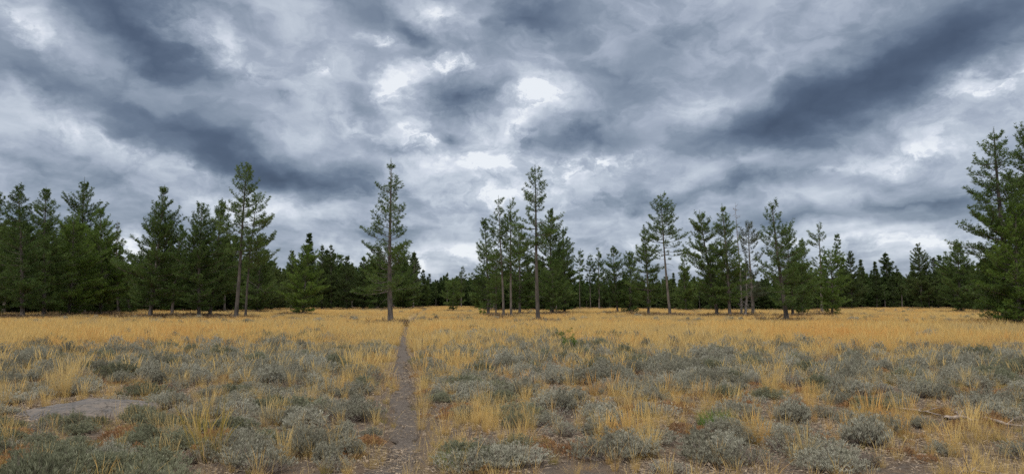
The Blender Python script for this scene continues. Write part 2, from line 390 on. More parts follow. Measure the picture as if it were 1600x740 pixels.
def grass_proto(name, seed, kinds, mats):
    g = GeoV(); rg = np.random.default_rng(seed)
    for kw in kinds: g.R.append(blades(g, rg=rg, **kw))
    me = g.mesh(name, mats)
    return bpy.data.objects.new(name, me)

def shrub(seed, rad, hgt, nst, nleaf, lsz, lw, leafmat, dead=0.0, up=0.5, spread=1.0, stemw=0.004, kk=5):
    """-> stems mesh, foliage mesh. many upright shoots on a spreading woody base"""
    rg = np.random.default_rng(seed)
    gs, gl = GeoV(), GeoV()
    lob = rg.uniform(0, 6.28, 3)
    for i in range(nst):
        az = rg.uniform(0, 2 * np.pi); q = math.sqrt(rg.uniform(0, 1))
        rr = rad * q * (1 + 0.22 * math.sin(2 * az + lob[0]) + 0.14 * math.sin(3 * az + lob[1])) * spread
        H = hgt * (1 - 0.55 * q ** 2) * rg.uniform(0.72, 1.18) * (1 + 0.15 * math.sin(5 * q + 2 * az + lob[2]))
        tip = np.array([rr * math.cos(az), rr * math.sin(az), H])
        base = tip * np.array([0.25, 0.25, 0]) + np.array([rg.normal(0, .02), rg.normal(0, .02), -0.02])
        t = np.linspace(0, 1, 4)[:, None]
        ctrl = base + (tip - base) * np.array([0.65, 0.65, 0.25])
        P = (1 - t) ** 2 * base + 2 * t * (1 - t) * ctrl + t ** 2 * tip
        P[1:-1] += rg.normal(0, 0.008, (2, 3))
        n0 = gs.n; gs.tube(P, np.array([1.6, 1.1, 0.7, 0.35]) * stemw, 3, np.linspace(0, 1, 4).repeat(3)); gs.R.append(np.full(gs.n - n0, rg.uniform()))
        if rg.uniform() < dead: continue
        d = tip - ctrl; d = d / np.linalg.norm(d); d = d * (1 - up) + np.array([0, 0, 1]) * up
        tt = rg.uniform(0.5, 1.04, nleaf)[:, None]
        LP = (1 - tt) ** 2 * base + 2 * tt * (1 - tt) * ctrl + tt ** 2 * tip + rg.normal(0, 0.012 + rad * 0.02, (nleaf, 3))
        LD = d[None] + rg.normal(0, 0.22, (nleaf, 3)) + np.array([0, 0, .35])
        leaves(gl, LP, LD, lsz * 1.1, lw * .8, kk, 0.42, rg)
    return gs.mesh('sage_stems', [M_STEM]), gl.mesh('sage_foliage', [leafmat])

LOOKS = [  # (look words, args)
    ('wide low silvery', dict(rad=0.42, hgt=0.27, nst=150, nleaf=7, lsz=0.05, lw=0.011, leafmat=M_SAGE, up=0.55)),
    ('tall pale', dict(rad=0.27, hgt=0.40, nst=120, nleaf=7, lsz=0.06, lw=0.011, leafmat=M_SAGE, up=0.8)),
    ('twiggy half-dead', dict(rad=0.36, hgt=0.27, nst=130, nleaf=4, lsz=0.045, lw=0.009, leafmat=M_SAGE, dead=0.5, up=0.4, stemw=0.0045)),
    ('small round grey', dict(rad=0.20, hgt=0.22, nst=80, nleaf=7, lsz=0.045, lw=0.010, leafmat=M_SAGE, up=0.5)),
    ('dense dark', dict(rad=0.40, hgt=0.33, nst=150, nleaf=8, lsz=0.055, lw=0.012, leafmat=M_SAGEO, up=0.4)),
    ('lopsided grey-green', dict(rad=0.33, hgt=0.30, nst=110, nleaf=7, lsz=0.05, lw=0.011, leafmat=M_SAGE, up=0.5, spread=1.15)),
    ('brownish leafless', dict(rad=0.27, hgt=0.24, nst=130, nleaf=3, lsz=0.035, lw=0.008, leafmat=M_SAGE, dead=0.85, up=0.3, stemw=0.004)),
    ('broad bushy', dict(rad=0.52, hgt=0.36, nst=200, nleaf=8, lsz=0.055, lw=0.012, leafmat=M_SAGE, up=0.5)),
]
SHRUBS = [(n, a['rad'], *shrub(100 + i, **a)) for i, (n, a) in enumerate(LOOKS)]

# ------------------------------------------------------------------ scatter with geometry nodes (one object, mesh pieces inside)
def scatter(name, protos, X, Y, rot, sc, idx, Z=None, tilt=None):
    X = np.asarray(X); n = len(X)
    if Z is None: Z = height(X, Y)
    me = bpy.data.meshes.new(name + '_points'); me.vertices.add(n)
    me.vertices.foreach_set('co', np.stack([X, Y, Z], -1).astype(np.float32).ravel())
    a = me.attributes.new('rz', 'FLOAT', 'POINT'); a.data.foreach_set('value', np.asarray(rot, np.float32))
    a = me.attributes.new('sc', 'FLOAT', 'POINT'); a.data.foreach_set('value', np.asarray(sc, np.float32))
    a = me.attributes.new('ix', 'INT', 'POINT'); a.data.foreach_set('value', np.asarray(idx, np.int32))
    o = obj(name, me)
    nt = bpy.data.node_groups.new(name, 'GeometryNodeTree')
    nt.interface.new_socket('Geometry', in_out='INPUT', socket_type='NodeSocketGeometry')
    nt.interface.new_socket('Geometry', in_out='OUTPUT', socket_type='NodeSocketGeometry')
    N, L = nt.nodes, nt.links
    gi = N.new('NodeGroupInput'); go = N.new('NodeGroupOutput')
    join = N.new('GeometryNodeJoinGeometry')
    for p in reversed(protos):
        oi = N.new('GeometryNodeObjectInfo'); oi.inputs['Object'].default_value = p; oi.inputs['As Instance'].default_value = False
        g2 = N.new('GeometryNodeGeometryToInstance'); L.new(oi.outputs['Geometry'], g2.inputs[0]); L.new(g2.outputs[0], join.inputs[0])
    ip = N.new('GeometryNodeInstanceOnPoints'); ip.inputs['Pick Instance'].default_value = True
    def at(nm, ty):
        x = N.new('GeometryNodeInputNamedAttribute'); x.data_type = ty; x.inputs['Name'].default_value = nm; return x.outputs[0]
    m2p = N.new('GeometryNodeMeshToPoints')
    L.new(gi.outputs[0], m2p.inputs[0]); L.new(m2p.outputs[0], ip.inputs['Points']); L.new(join.outputs[0], ip.inputs['Instance'])
    L.new(at('ix', 'INT'), ip.inputs['Instance Index'])
    cx = N.new('ShaderNodeCombineXYZ'); L.new(at('rz', 'FLOAT'), cx.inputs[2]); L.new(cx.outputs[0], ip.inputs['Rotation'])
    L.new(at('sc', 'FLOAT'), ip.inputs['Scale'])
    L.new(ip.outputs[0], go.inputs[0])
    md = o.modifiers.new('scatter', 'NODES'); md.node_group = nt
    return o

def sector(n, y0, y1, k=0.95, rg=rng, pad=3.0):
    """points uniform over the ground between distances, fan a bit wider than the lens"""
    Y = np.sqrt(rg.uniform(y0 ** 2, y1 ** 2, n)); X = rg.uniform(-1, 1, n) * (Y * k + pad)
    return X, Y
def near_fill(n, rg=rng):
    return rg.uniform(-9, 9, n), rg.uniform(-4, 4.5, n)

KEEP_OFF = []   # (x, y, r) where nothing grows
_rx, _ry = ground_at(138, 646)
KEEP_OFF += [(_rx + a, _ry + b, r) for a, b, r in ((0, 0, .75), (-.6, -.1, .5), (.6, .1, .5), (-.3, -.7, .4), (.3, -.6, .4))]
def allowed(X, Y, margin):
    X = X - 0.07 * np.sin(Y * .9) * np.clip(Y / 5, 0, 1)
    ok = np.abs(X - path_x(Y)) > margin
    for x, y, r in KEEP_OFF: ok &= np.hypot(X + 0.07 * np.sin(Y * .9) * np.clip(Y / 5, 0, 1) - x, Y - y) > r
    return ok
def clump(X, Y, s=1.0, seed=0):
    return 0.5 + 0.5 * np.sin(X * 1.7 * s + 1.9 * np.sin(Y * 1.1 * s + seed)) * np.sin(Y * 1.5 * s + 1.7 * np.sin(X * 1.3 * s + seed * 2))

# grass protos
GN_ = [
    grass_proto('tuft', 1, [dict(n=55, r0=0.05, h=(.12, .30), w=.0032, lean=(.25, .25)), dict(n=12, r0=.05, h=(.35, .55), w=.0026, lean=(.1, .12), heads=.7, headw=2)], [M_GRASS]),
    grass_proto('tuft', 2, [dict(n=75, r0=0.08, h=(.10, .26), w=.0032, lean=(.4, .3)), dict(n=16, r0=.07, h=(.3, .5), w=.0026, lean=(.15, .15), heads=.6, headw=2)], [M_GRASS]),
    grass_proto('tuft', 3, [dict(n=30, r0=0.10, h=(.08, .22), w=.003, lean=(.5, .4)), dict(n=4, r0=.12, h=(.3, .62), w=.0022, lean=(.2, .2), heads=.8, headw=2)], [M_GRASS]),
    grass_proto('tuft', 4, [dict(n=85, r0=0.07, h=(.10, .24), w=.003, lean=(.4, .3)), dict(n=8, r0=.05, h=(.3, .45), w=.0026, lean=(.1, .15), heads=.5)], [M_GRASSO]),
    grass_proto('tuft', 5, [dict(n=18, r0=0.2, h=(.05, .16), w=.003, lean=(.7, .4))], [M_GRASS]),
    grass_proto('tuft', 6, [dict(n=110, r0=0.09, h=(.18, .42), w=.0034, lean=(.25, .22)), dict(n=26, r0=.08, h=(.45, .7), w=.003, lean=(.12, .12), heads=.6)], [M_GRASS]),
    grass_proto('tuft', 7, [dict(n=22, r0=0.09, h=(.15, .42), w=.0034, lean=(.2, .2), heads=.5, headw=2), dict(n=20, r0=.1, h=(.05, .15), w=.004, lean=(.6, .4))], [M_DULL]),
]
GM_ = [
    grass_proto('mid_tuft', 11, [dict(n=75, r0=.26, h=(.14, .34), w=.006, lean=(.3, .25)), dict(n=16, r0=.28, h=(.35, .52), w=.005, lean=(.12, .12), heads=.5)], [M_GRASS]),
    grass_proto('mid_tuft', 12, [dict(n=60, r0=.18, h=(.15, .38), w=.006, lean=(.28, .2)), dict(n=20, r0=.2, h=(.4, .6), w=.005, lean=(.1, .12), heads=.5)], [M_GRASS]),
    grass_proto('mid_tuft', 13, [dict(n=55, r0=.3, h=(.08, .24), w=.006, lean=(.5, .3))], [M_GRASSO]),
    grass_proto('mid_tuft', 15, [dict(n=50, r0=.3, h=(.1, .36), w=.006, lean=(.3, .25), heads=.3, headw=2)], [M_DULL]),
    grass_proto('mid_tuft', 14, [dict(n=35, r0=.3, h=(.1, .3), w=.006, lean=(.4, .3)), dict(n=10, r0=.3, h=(.3, .55), w=.005, lean=(.15, .15), heads=.5)], [M_GRASS]),
]
GF_ = [
    grass_proto('far_tuft', 21, [dict(n=120, r0=.75, h=(.20, .42), w=.018, lean=(.25, .2), seg=2)], [M_GRASS]),
    grass_proto('far_tuft', 22, [dict(n=90, r0=.7, h=(.18, .5), w=.018, lean=(.2, .2), seg=2)], [M_GRASS]),
    grass_proto('far_tuft', 24, [dict(n=80, r0=.8, h=(.12, .34), w=.018, lean=(.3, .2), seg=2)], [M_DULL]),
    grass_proto('far_tuft', 23, [dict(n=90, r0=.8, h=(.12, .28), w=.018, lean=(.35, .2), seg=2)], [M_GRASSO]),
]

def build_grass():
    rg = np.random.default_rng(77)
    # near
    X, Y = sector(17000, 4.0, 15, rg=rg); x2, y2 = near_fill(2400, rg)
    X = np.concatenate([X, x2]); Y = np.concatenate([Y, y2])
    px, py = to_px(X, Y); py = np.where(Y < 4, 760, py)
    g = gold_density(px, py); s = sage_density(px, py)
    dens = (g * 1.0 + .12) * (0.12 + 1.15 * clump(X, Y, 1.3, 1) ** 1.6) * np.clip(1.15 - 0.6 * s, 0.3, 1.2) + .05
    ok = (rg.uniform(size=len(X)) < dens * 1.05) & allowed(X, Y, 0.17 + 0.04 * np.sin(Y * 3))
    X, Y, g = X[ok], Y[ok], g[ok]
    u = rg.uniform(size=len(X)); idx = np.select([u < .24, u < .44, u < .60, u < .74, u < .84], [0, 1, 2, 3, 4], 5)
    idx = np.where(rg.uniform(size=len(g)) < .17, 6, idx); idx = np.where((g < .38) & (idx == 5) & (rg.uniform(size=len(g)) < .6), 2, idx)
    N = [X, Y, idx, rg.uniform(0.45, 1.0, len(X)) * np.where(g > .6, 1.08, .78)]
    # mid
    X, Y = sector(34000, 15, 48, rg=rg)
    px, py = to_px(X, Y)
    g = gold_density(px, py); s = sage_density(px, py)
    dens = g * (0.25 + 0.95 * clump(X, Y, 0.8, 2) ** 1.4) * np.clip(1.15 - 0.55 * s, 0.2, 1.2)
    ok = (rg.uniform(size=len(X)) < dens) & allowed(X, Y, 0.33)
    X, Y, g = X[ok], Y[ok], g[ok]
    u = rg.uniform(size=len(X)); idx = np.select([u < .30, u < .50, u < .64, u < .80], [0, 1, 2, 3], 4) + len(GN_)
    Md = [X, Y, idx, rg.uniform(0.6, 1.3, len(X)) * np.where(g > .6, 1.05, .85)]
    # far
    X, Y = sector(75000, 48, 330, k=0.85, rg=rg)
    px, py = to_px(X, Y)
    fr = front_dist(px)
    pr = np.where(Y < fr * 1.03, np.where(Y < 130, 1.0, .65), np.where(Y < fr + 25, 0.10, 0.0)) * np.where(Y < 80, 1, 1)
    ok = (rg.uniform(size=len(X)) < pr * (0.6 + 0.6 * clump(X, Y, 0.12, 3))) & allowed(X, Y, 0.75)
    X, Y = X[ok], Y[ok]
    ok = np.ones(len(X), bool)
    for x, y, r in TREES + [h[:3] for h in HERO]: ok &= (np.hypot(X - x, Y - y) > r * .75) | (rg.uniform(size=len(X)) < .35)
    X, Y = X[ok], Y[ok]
    u = rg.uniform(size=len(X)); u = u * .55 + .45 * clump(X, Y, .13, 9); idx = np.select([u < .42, u < .68, u < .83], [0, 1, 2], 3) + len(GN_) + len(GM_)
    Fr = [X, Y, idx, rg.uniform(0.55, 1.3, len(X))]
    X, Y, idx, sc = [np.concatenate(t) for t in zip(N, Md, Fr)]
    o = scatter('grass', GN_ + GM_ + GF_, X, Y, rg.uniform(0, 6.28, len(X)), sc, idx)
    tag(o, 'dry golden bunchgrass covering the meadow', 'grass', kind='stuff')

# low rusty ground plants and loose litter
def cushion(seed, r, h, n, sz):
    g = GeoV(); rg = np.random.default_rng(seed)
    an = rg.uniform(0, 6.28, n); q = np.sqrt(rg.uniform(0, 1, n))
    P = np.stack([r * q * np.cos(an), r * q * np.sin(an), h * (1 - q ** 2) * rg.uniform(0.1, 1, n)], -1)
    leaves(g, P, P * np.array([1, 1, 1]) + np.array([0, 0, 0.6 * r]), sz, sz * 0.28, 4, 0.8, rg)
    return bpy.data.objects.new('cushion', g.mesh('cushion', [M_FORB]))
def litter(seed, n):
    g = GeoV(); rg = np.random.default_rng(seed)
    P = np.stack([rg.uniform(-.5, .5, n), rg.uniform(-.5, .5, n), rg.uniform(0.003, 0.018, n)], -1)
    a = rg.uniform(0, 6.28, n); D = np.stack([np.cos(a), np.sin(a), rg.normal(0, .12, n)], -1)
    leaves(g, P, D, rg.uniform(.03, .15, n), rg.uniform(0.003, 0.009, n), 1, 0.05, rg)
    # pebbles / bark flakes
    k = n // 3
    P = np.stack([rg.uniform(-.5, .5, k), rg.uniform(-.5, .5, k), rg.uniform(0.0, 0.008, k)], -1)
    leaves(g, P, np.tile([0, 0, 1.0], (k, 1)) + rg.normal(0, .4, (k, 3)), rg.uniform(.01, .03, k), rg.uniform(.012, .03, k), 3, 1.0, rg)
    return bpy.data.objects.new('litter', g.mesh('litter', [M_LIT]))
def build_cover():
    rg = np.random.default_rng(88)
    X, Y = sector(9000, 4.2, 26, rg=rg); x2, y2 = near_fill(600, rg); X = np.concatenate([X, x2]); Y = np.concatenate([Y, y2])
    dens = np.clip(clump(X, Y, 0.6, 5) * 1.3 - 0.35, 0, 1)
    # reddish patch left of centre
    px, py = to_px(X, Y)
    dens = np.maximum(dens, 1.0 * np.exp(-((px - 190) / 120) ** 2 - ((py - 597) / 16) ** 2))
    ok = (rg.uniform(size=len(X)) < dens * 0.55) & allowed(X, Y, 0.28)
    X, Y = X[ok], Y[ok]
    tag(scatter('ground_cover_plants', [cushion(1, .14, .06, 90, .035), cushion(2, .20, .09, 130, .045), cushion(3, .09, .05, 50, .03)], X, Y, rg.uniform(0, 6.28, len(X)), rg.uniform(.6, 1.4, len(X)), rg.integers(0, 3, len(X))),
        'low rusty-brown plants between the grass tufts', 'ground plants', kind='stuff')
    X, Y = sector(1300, 4, 20, rg=rg); x2, y2 = near_fill(150, rg); X = np.concatenate([X, x2]); Y = np.concatenate([Y, y2])
    a = np.abs(X - path_x(Y)) < 0.62
    ok = ~a | (rg.uniform(size=len(X)) < 0.55)
    X, Y = X[ok], Y[ok]
    tag(scatter('straw_litter', [litter(1, 160), litter(2, 110), litter(3, 200)], X, Y, rg.uniform(0, 6.28, len(X)), rg.uniform(.7, 1.2, len(X)), rg.integers(0, 3, len(X)), Z=height(X, Y) + 0.006),
        'loose straw, twigs and chips lying on the soil', 'litter', kind='stuff')
build_cover()

# ------------------------------------------------------------------ sagebrush
COLS = [(-1e9, 110, 'at the far left edge'), (110, 230, 'by the flat rock slab'), (230, 350, 'right of the rock slab'), (350, 470, 'midway between rock and trail'),
        (470, 560, 'a little left of the trail'), (560, 635, 'hugging the left side of the trail'), (635, 720, 'hugging the right side of the trail'), (720, 830, 'a little right of the trail'),
        (830, 940, 'left of picture middle right, below the seedling pine'), (940, 1060, 'left of the bright green tuft'), (1060, 1180, 'in line with the bright green tuft'), (1180, 1310, 'right of the bright green tuft'),
        (1310, 1440, 'left of the fallen branches'), (1440, 1540, 'in line with the fallen branches'), (1540, 1e9, 'at the far right edge')]
COLS[8] = (830, 940, 'below the seedling pine')
ROWS = [(0, 7.4, 'bottom row'), (7.4, 8.6, 'second row'), (8.6, 10.2, 'near foreground'), (10.2, 12.2, 'middle foreground'), (12.2, 15, 'back of foreground'), (15, 1e9, 'mid meadow')]
def uniq(recs, key):
    """recs: list of dict(o,label,x). same label -> leftmost/…of N, so each label fits one thing"""
    by = {}
    for r in recs: by.setdefault(r['label'], []).append(r)
    words = ['first', 'second', 'third', 'fourth', 'fifth', 'sixth', 'seventh', 'eighth', 'ninth', 'tenth']
    for lab, rs in by.items():
        if len(rs) == 1: rs[0]['o']['label'] = lab; continue
        rs.sort(key=lambda r: r['x'])
        for i, r in enumerate(rs):
            w = 'leftmost' if i == 0 else 'rightmost' if i == len(rs) - 1 else words[min(i, 9)] + ' from left'
            r['o']['label'] = lab + ', ' + w

def build_sage():
    rg = np.random.default_rng(99)
    X, Y = sector(6000, 5.2, 26, rg=rg, pad=1.0)
    px, py = to_px(X, Y)
    s = sage_density(px, py)
    ok = (rg.uniform(size=len(X)) < s * 0.95) & allowed(X, Y, 0.42)
    X, Y = X[ok], Y[ok]
    # thin out overlapping centres
    keep = []
    for i in np.argsort(Y):
        if all((X[i] - X[j]) ** 2 + (Y[i] - Y[j]) ** 2 > 0.24 ** 2 for j in keep): keep.append(i)
    X, Y = X[keep], Y[keep]
    px, py = to_px(X, Y, 0.15)
    idx = rg.choice(8, len(X), p=[.18, .13, .17, .12, .09, .13, .11, .07])
    idx = np.where((px < 300) & (py > 640) & (rg.uniform(size=len(X)) < .7), 4, idx)
    sc = rg.uniform(0.48, 0.98, len(X)); rz = rg.uniform(0, 6.28, len(X))
    dp = np.abs(X - path_x(Y))
    rad = np.array([s_[1] for s_ in SHRUBS])[idx]
    sc = np.where((px < 250) & (py > 645) & (py < 705), sc * .62, sc)
    sc = np.minimum(sc, np.clip((dp - 0.2) / rad, 0.35, 2))
    inview = (px > -15) & (px < 1615) & (py < 750)
    order = [i for i in np.argsort(Y) if inview[i]][:300]
    chosen = set(order)
    recs = []
    for i in order:
        look, r0, ms, ml = SHRUBS[idx[i]]
        e = empty('sagebrush', (X[i], Y[i], float(height(X[i], Y[i]))))
        e.rotation_euler = (0, 0, rz[i]); e.scale = (sc[i] * 1.02, sc[i] * rg.uniform(.75, 1.1), sc[i] * rg.uniform(.58, .88))
        obj('stems', ms, e); obj('foliage', ml, e)
        col = next(c[2] for c in COLS if c[0] <= px[i] < c[1]); row = next(c[2] for c in ROWS if c[0] <= Y[i] < c[1])
        tag(e, None, 'sagebrush', 'sagebrush bushes in the meadow')
        recs.append(dict(o=e, label=f'{look} sagebrush, {row}, {col}', x=px[i]))
    uniq(recs, 'sage')
    rest = [i for i in range(len(X)) if i not in chosen]
    xs, ys, ix, ss = X[rest], Y[rest], idx[rest], sc[rest]
    X, Y = sector(26000, 26, 75, rg=rg)
    px, py = to_px(X, Y); s = sage_density(px, py)
    ok = (rg.uniform(size=len(X)) < s * 1.05 * (0.3 + 1.0 * clump(X, Y, 0.5, 7))) & allowed(X, Y, 0.6)
    X, Y = X[ok], Y[ok]
    Xf, Yf = sector(2500, 75, 160, k=.8, rg=rg); Xn, Yn = near_fill(70, rg)
    k2 = allowed(Xn, Yn, .5); Xn, Yn = Xn[k2], Yn[k2]
    k3 = (rg.uniform(size=len(Xf)) < 0.25) & (Yf < front_dist(to_px(Xf, Yf)[0]))
    Xf, Yf = Xf[k3], Yf[k3]
    AX = np.concatenate([xs, X, Xf, Xn]); AY = np.concatenate([ys, Y, Yf, Yn])
    n = len(AX) - len(xs)
    AI = np.concatenate([ix, rg.integers(0, 8, n)]); AS = np.concatenate([ss, rg.uniform(.5, .95, n)])
    protos = []
    for nm, r0, ms, ml in SHRUBS:   # merged twin of each shrub for the far mass
        a, b = np.empty(len(ms.vertices) * 3, np.float32), np.empty(len(ml.vertices) * 3, np.float32)
        ms.vertices.foreach_get('co', a); ml.vertices.foreach_get('co', b)
        fa, fb = np.empty(len(ms.loops), np.int32), np.empty(len(ml.loops), np.int32)
        ms.loops.foreach_get('vertex_index', fa); ml.loops.foreach_get('vertex_index', fb)
        va, vb = np.empty(len(ms.vertices), np.float32), np.empty(len(ml.vertices), np.float32)
        ms.attributes['v'].data.foreach_get('value', va); ml.attributes['v'].data.foreach_get('value', vb)
        fa = fa.reshape(-1, 3); fb = fb.reshape(-1, 3)
        me = mesh_from('far_sage', np.concatenate([a, b]).reshape(-1, 3), np.concatenate([fa, fb + len(va)]), [ms.materials[0], ml.materials[0]], np.concatenate([np.zeros(len(fa)), np.ones(len(fb))]), {'v': np.concatenate([va, vb])})
        protos.append(bpy.data.objects.new('far_sage', me))
    tag(scatter('distant_sage_shrubbery', protos, AX, AY, rg.uniform(0, 6.28, len(AX)), AS, AI), 'mass of low grey sagebrush farther out in the meadow', 'shrubbery', kind='stuff')
build_sage()

# ------------------------------------------------------------------ trees
def pine(seed, H, Rm, cb=0.1, a=0.75, whorl=0.38, per=4.5, dens=1.0, tuft=0.2, fol=M_PINE, bark=M_BARK, gaps=0.12, up=0.5, lean=(0, 0), bend=0.15,
         rbase=None, deadlow=0.0, irregular=0.35, bottom=0.35, k=8, side=None, topspire=1.0, tw=0.165, bare=1.0):
    """-> trunk mesh (trunk, limbs), crown mesh (needles on branchlets)
    cb: crown base as share of H, a: taper exponent, side: (azimuth, gain) one-sided crown"""
    rg = np.random.default_rng(seed)
    T, C = Geo(), GeoV()
    rb = rbase or (0.05 + 0.0115 * H)
    n = 14
    zz = np.linspace(0, 1, n)
    ph = rg.uniform(0, 6.28, 2)
    def axis(t):
        t = np.asarray(t, float)
        wob = bend * np.stack([np.sin(t * 3.0 + ph[0]) - math.sin(ph[0]), np.sin(t * 3.6 + ph[1]) - math.sin(ph[1])], -1) * (1 - t)[..., None]
        xy = np.stack([lean[0] * t, lean[1] * t], -1) + wob
        return np.concatenate([xy, (t * H)[..., None]], -1)
    P = axis(zz); P[0, 2] = -0.15
    rad = rb * ((1 - zz) ** 0.85 * 0.93 + 0.03); rad[0] *= 1.35; rad[1] *= 1.02
    T.tube(P, rad, 9)
    zb = cb * H
    z = zb if deadlow <= 0 else max(0.08 * H, zb * (1 - deadlow))
    TP, TD, TS = [], [], []
    az0 = rg.uniform(0, 6.28)
    nz = rg.uniform(0, 6.28, 6)
    while z < H * 0.955:
        s = (z - zb) / (H - zb)
        live = s >= 0
        sc_ = max(s, 0)
        base = min(1.0, bottom + (1 - bottom) * sc_ / 0.22) if live else 0.5
        Rz = Rm * ((1 - sc_) ** a) * base
        cnt = max(2, int(round(per + rg.normal(0, 1)))) if live else rg.integers(1, 3)
        az0 += rg.uniform(0.5, 1.6)
        for b in range(cnt):
            if live and rg.uniform() < gaps + 0.10 * sc_: continue
            az = az0 + b * 6.283 / cnt + rg.normal(0, 0.3)
            irr = 1 + irregular * (0.6 * math.sin(2 * az + 5 * s + nz[0]) + 0.5 * math.sin(az * 3 - 11 * s + nz[1]) + 0.45 * math.sin(17 * s + nz[2])) + rg.normal(0, 0.08 + irregular * 0.45)
            if side: irr *= 1 + side[1] * math.cos(az - side[0])
            Lb = max(0.22 + 0.008 * H, Rz * max(0.3, irr))
            el = (-0.15 + 1.15 * up * sc_ ** 0.8 + rg.normal(0, 0.13)) if live else rg.uniform(-0.7, 0.0)
            if sc_ > 0.85: el += 0.25
            m = 6
            tt = np.linspace(0, 1, m)
            curve = (0.45 + 0.6 * up) * rg.uniform(0.6, 1.2) if live else rg.uniform(-0.6, 0.3)
            e = el + curve * tt ** 1.5
            st = Lb / (m - 1)
            hx = np.concatenate([[0], np.cumsum(np.cos(e[:-1]) * st)]); hz = np.concatenate([[0], np.cumsum(np.sin(e[:-1]) * st)])
            azs = az + np.cumsum(rg.normal(0, 0.10, m))
            o = axis((z + rg.normal(0, 0.05)) / H)
            BP = o[None] + np.stack([hx * np.cos(azs), hx * np.sin(azs), hz], -1)
            br = min(rb * 0.32, 0.008 + 0.011 * Lb)
            T.tube(BP, br * (1 - 0.8 * tt), 3)
            if not live:
                for q in range(3):
                    u = rg.uniform(0.3, 0.9); p0 = BP[0] + (BP[-1] - BP[0]) * u
                    d = rg.normal(0, 1, 3); d /= np.linalg.norm(d); T.tube([p0, p0 + d * Lb * 0.18, p0 + d * Lb * 0.3 + [0, 0, -.05]], [br * .4, br * .3, br * .1], 3)
                continue
            # branchlets
            nb = max(2, int(Lb / 0.13 * 0.9))
            start = 0.12 if s > 0.6 else (0.22 + 0.2 * (1 - s)) * bare
            for q in range(nb):
                u = start + (1 - start) * (q + rg.uniform(0, 1)) / nb
                f = u * (m - 1); i0 = min(int(f), m - 2); fr = f - i0
                p0 = BP[i0] * (1 - fr) + BP[i0 + 1] * fr
                dd = BP[i0 + 1] - BP[i0]; dd /= np.linalg.norm(dd) + 1e-9
                sd = (1 if q % 2 else -1) * rg.uniform(0.5, 1.15)
                c, s2 = math.cos(sd), math.sin(sd)
                d = np.array([dd[0] * c - dd[1] * s2, dd[0] * s2 + dd[1] * c, dd[2] + rg.uniform(-0.05, 0.45)])
                d /= np.linalg.norm(d)
                ll = (0.13 + 0.27 * Lb * (1 - u * 0.85)) * rg.uniform(0.5, 1.15)
                ll = min(ll, 0.9)
                nt_ = max(2, int(ll / (tuft * 0.62) * dens + rg.uniform()))
                w = np.linspace(0.25, 1, nt_)
                pts = p0[None] + d[None] * (ll * w)[:, None] + np.stack([np.zeros(nt_), np.zeros(nt_), 0.18 * ll * w ** 2], -1) + rg.normal(0, 0.03 + 0.02 * tuft, (nt_, 3))
                TP.append(pts); TD.append(np.tile(d + np.array([0, 0, 0.35]), (nt_, 1)) + rg.normal(0, .3, (nt_, 3)))
                TS.append(np.full(nt_, 1.0))
                if ll > 0.3:
                    n0 = C.n; C.tube([p0, p0 + d * ll * .5, p0 + d * ll * 0.9 + [0, 0, .15 * ll]], [.010, .007, .003], 3, 0, 1); C.R.append(np.zeros(C.n - n0))
            TP.append(BP[-2:]); TD.append(np.diff(BP[-3:], axis=0) / (st + 1e-9) + np.array([0, 0, .4])); TS.append(np.full(2, 1.15))
        z += whorl * rg.uniform(0.55, 1.35) * (0.8 + 0.45 * sc_) * (1.0 if live else 1.6)
    # leader
    top = axis(1.0)
    nl = 9
    TP.append(top[None] - np.array([0, 0, 1]) * np.linspace(0, 0.06 * H * topspire, nl)[:, None]); TD.append(np.tile([0, 0, 1.0], (nl, 1)) + rg.normal(0, .15, (nl, 3))); TS.append(np.linspace(.5, .75, nl))
    TP, TD, TS = np.concatenate(TP), np.concatenate(TD), np.concatenate(TS)
    leaves(C, TP, TD, TS * tuft * rg.uniform(.75, 1.3, len(TP)), TS * tuft * tw, k, 0.7, rg)
    return T.mesh('trunk', [bark], True), C.mesh('crown', [fol, bark])

def snag(seed, H, rb, spread, nb=26, lean=(0, 0), lowest=.2):
    rg = np.random.default_rng(seed); T = Geo(); n = 12; zz = np.linspace(0, 1, n)
    P = np.stack([lean[0] * zz + .08 * np.sin(zz * 5), lean[1] * zz, zz * H], -1); P[0, 2] = -.1
    T.tube(P, rb * (1 - .93 * zz), 7)
    B = Geo()
    for i in range(nb):
        t = rg.uniform(lowest, 0.99); o = np.array([np.interp(t, zz, P[:, 0]), np.interp(t, zz, P[:, 1]), t * H])
        az = rg.uniform(0, 6.28); L = spread * (1.1 - t * .7) * rg.uniform(.3, 1); e = rg.uniform(-.5, .7); cv = rg.uniform(-1, .9)
        tt = np.linspace(0, 1, 5); ee = e + cv * tt; st = L / 4
        hx = np.concatenate([[0], np.cumsum(np.cos(ee[:-1]) * st)]); hz = np.concatenate([[0], np.cumsum(np.sin(ee[:-1]) * st)])
        a2 = az + np.cumsum(rg.normal(0, .2, 5))
        BP = o + np.stack([hx * np.cos(a2), hx * np.sin(a2), hz], -1)
        B.tube(BP, (.012 + .012 * L) * (1 - .8 * tt), 3)
        for q in range(4):
            k_ = rg.integers(1, 5); d = rg.normal(0, 1, 3) + [0, 0, .2]; d /= np.linalg.norm(d)
            B.tube([BP[k_], BP[k_] + d * L * .15, BP[k_] + d * L * .32], [.01, .008, .003], 3)
    return T.mesh('trunk', [M_DEAD], True), B.mesh('bare_branches', [M_DEAD])

def spot(bx, by, tx, ty):
    """base and top pixels -> world x, y, height, lean"""
    D = 1.33 * FPX / (by - HOR)
    d = ray(bx, HOR); X = d[0] * D / d[1]
    r = ray(tx, ty); t = D / r[1]
    return X, D, CAMH + r[2] * t, r[0] * t - X

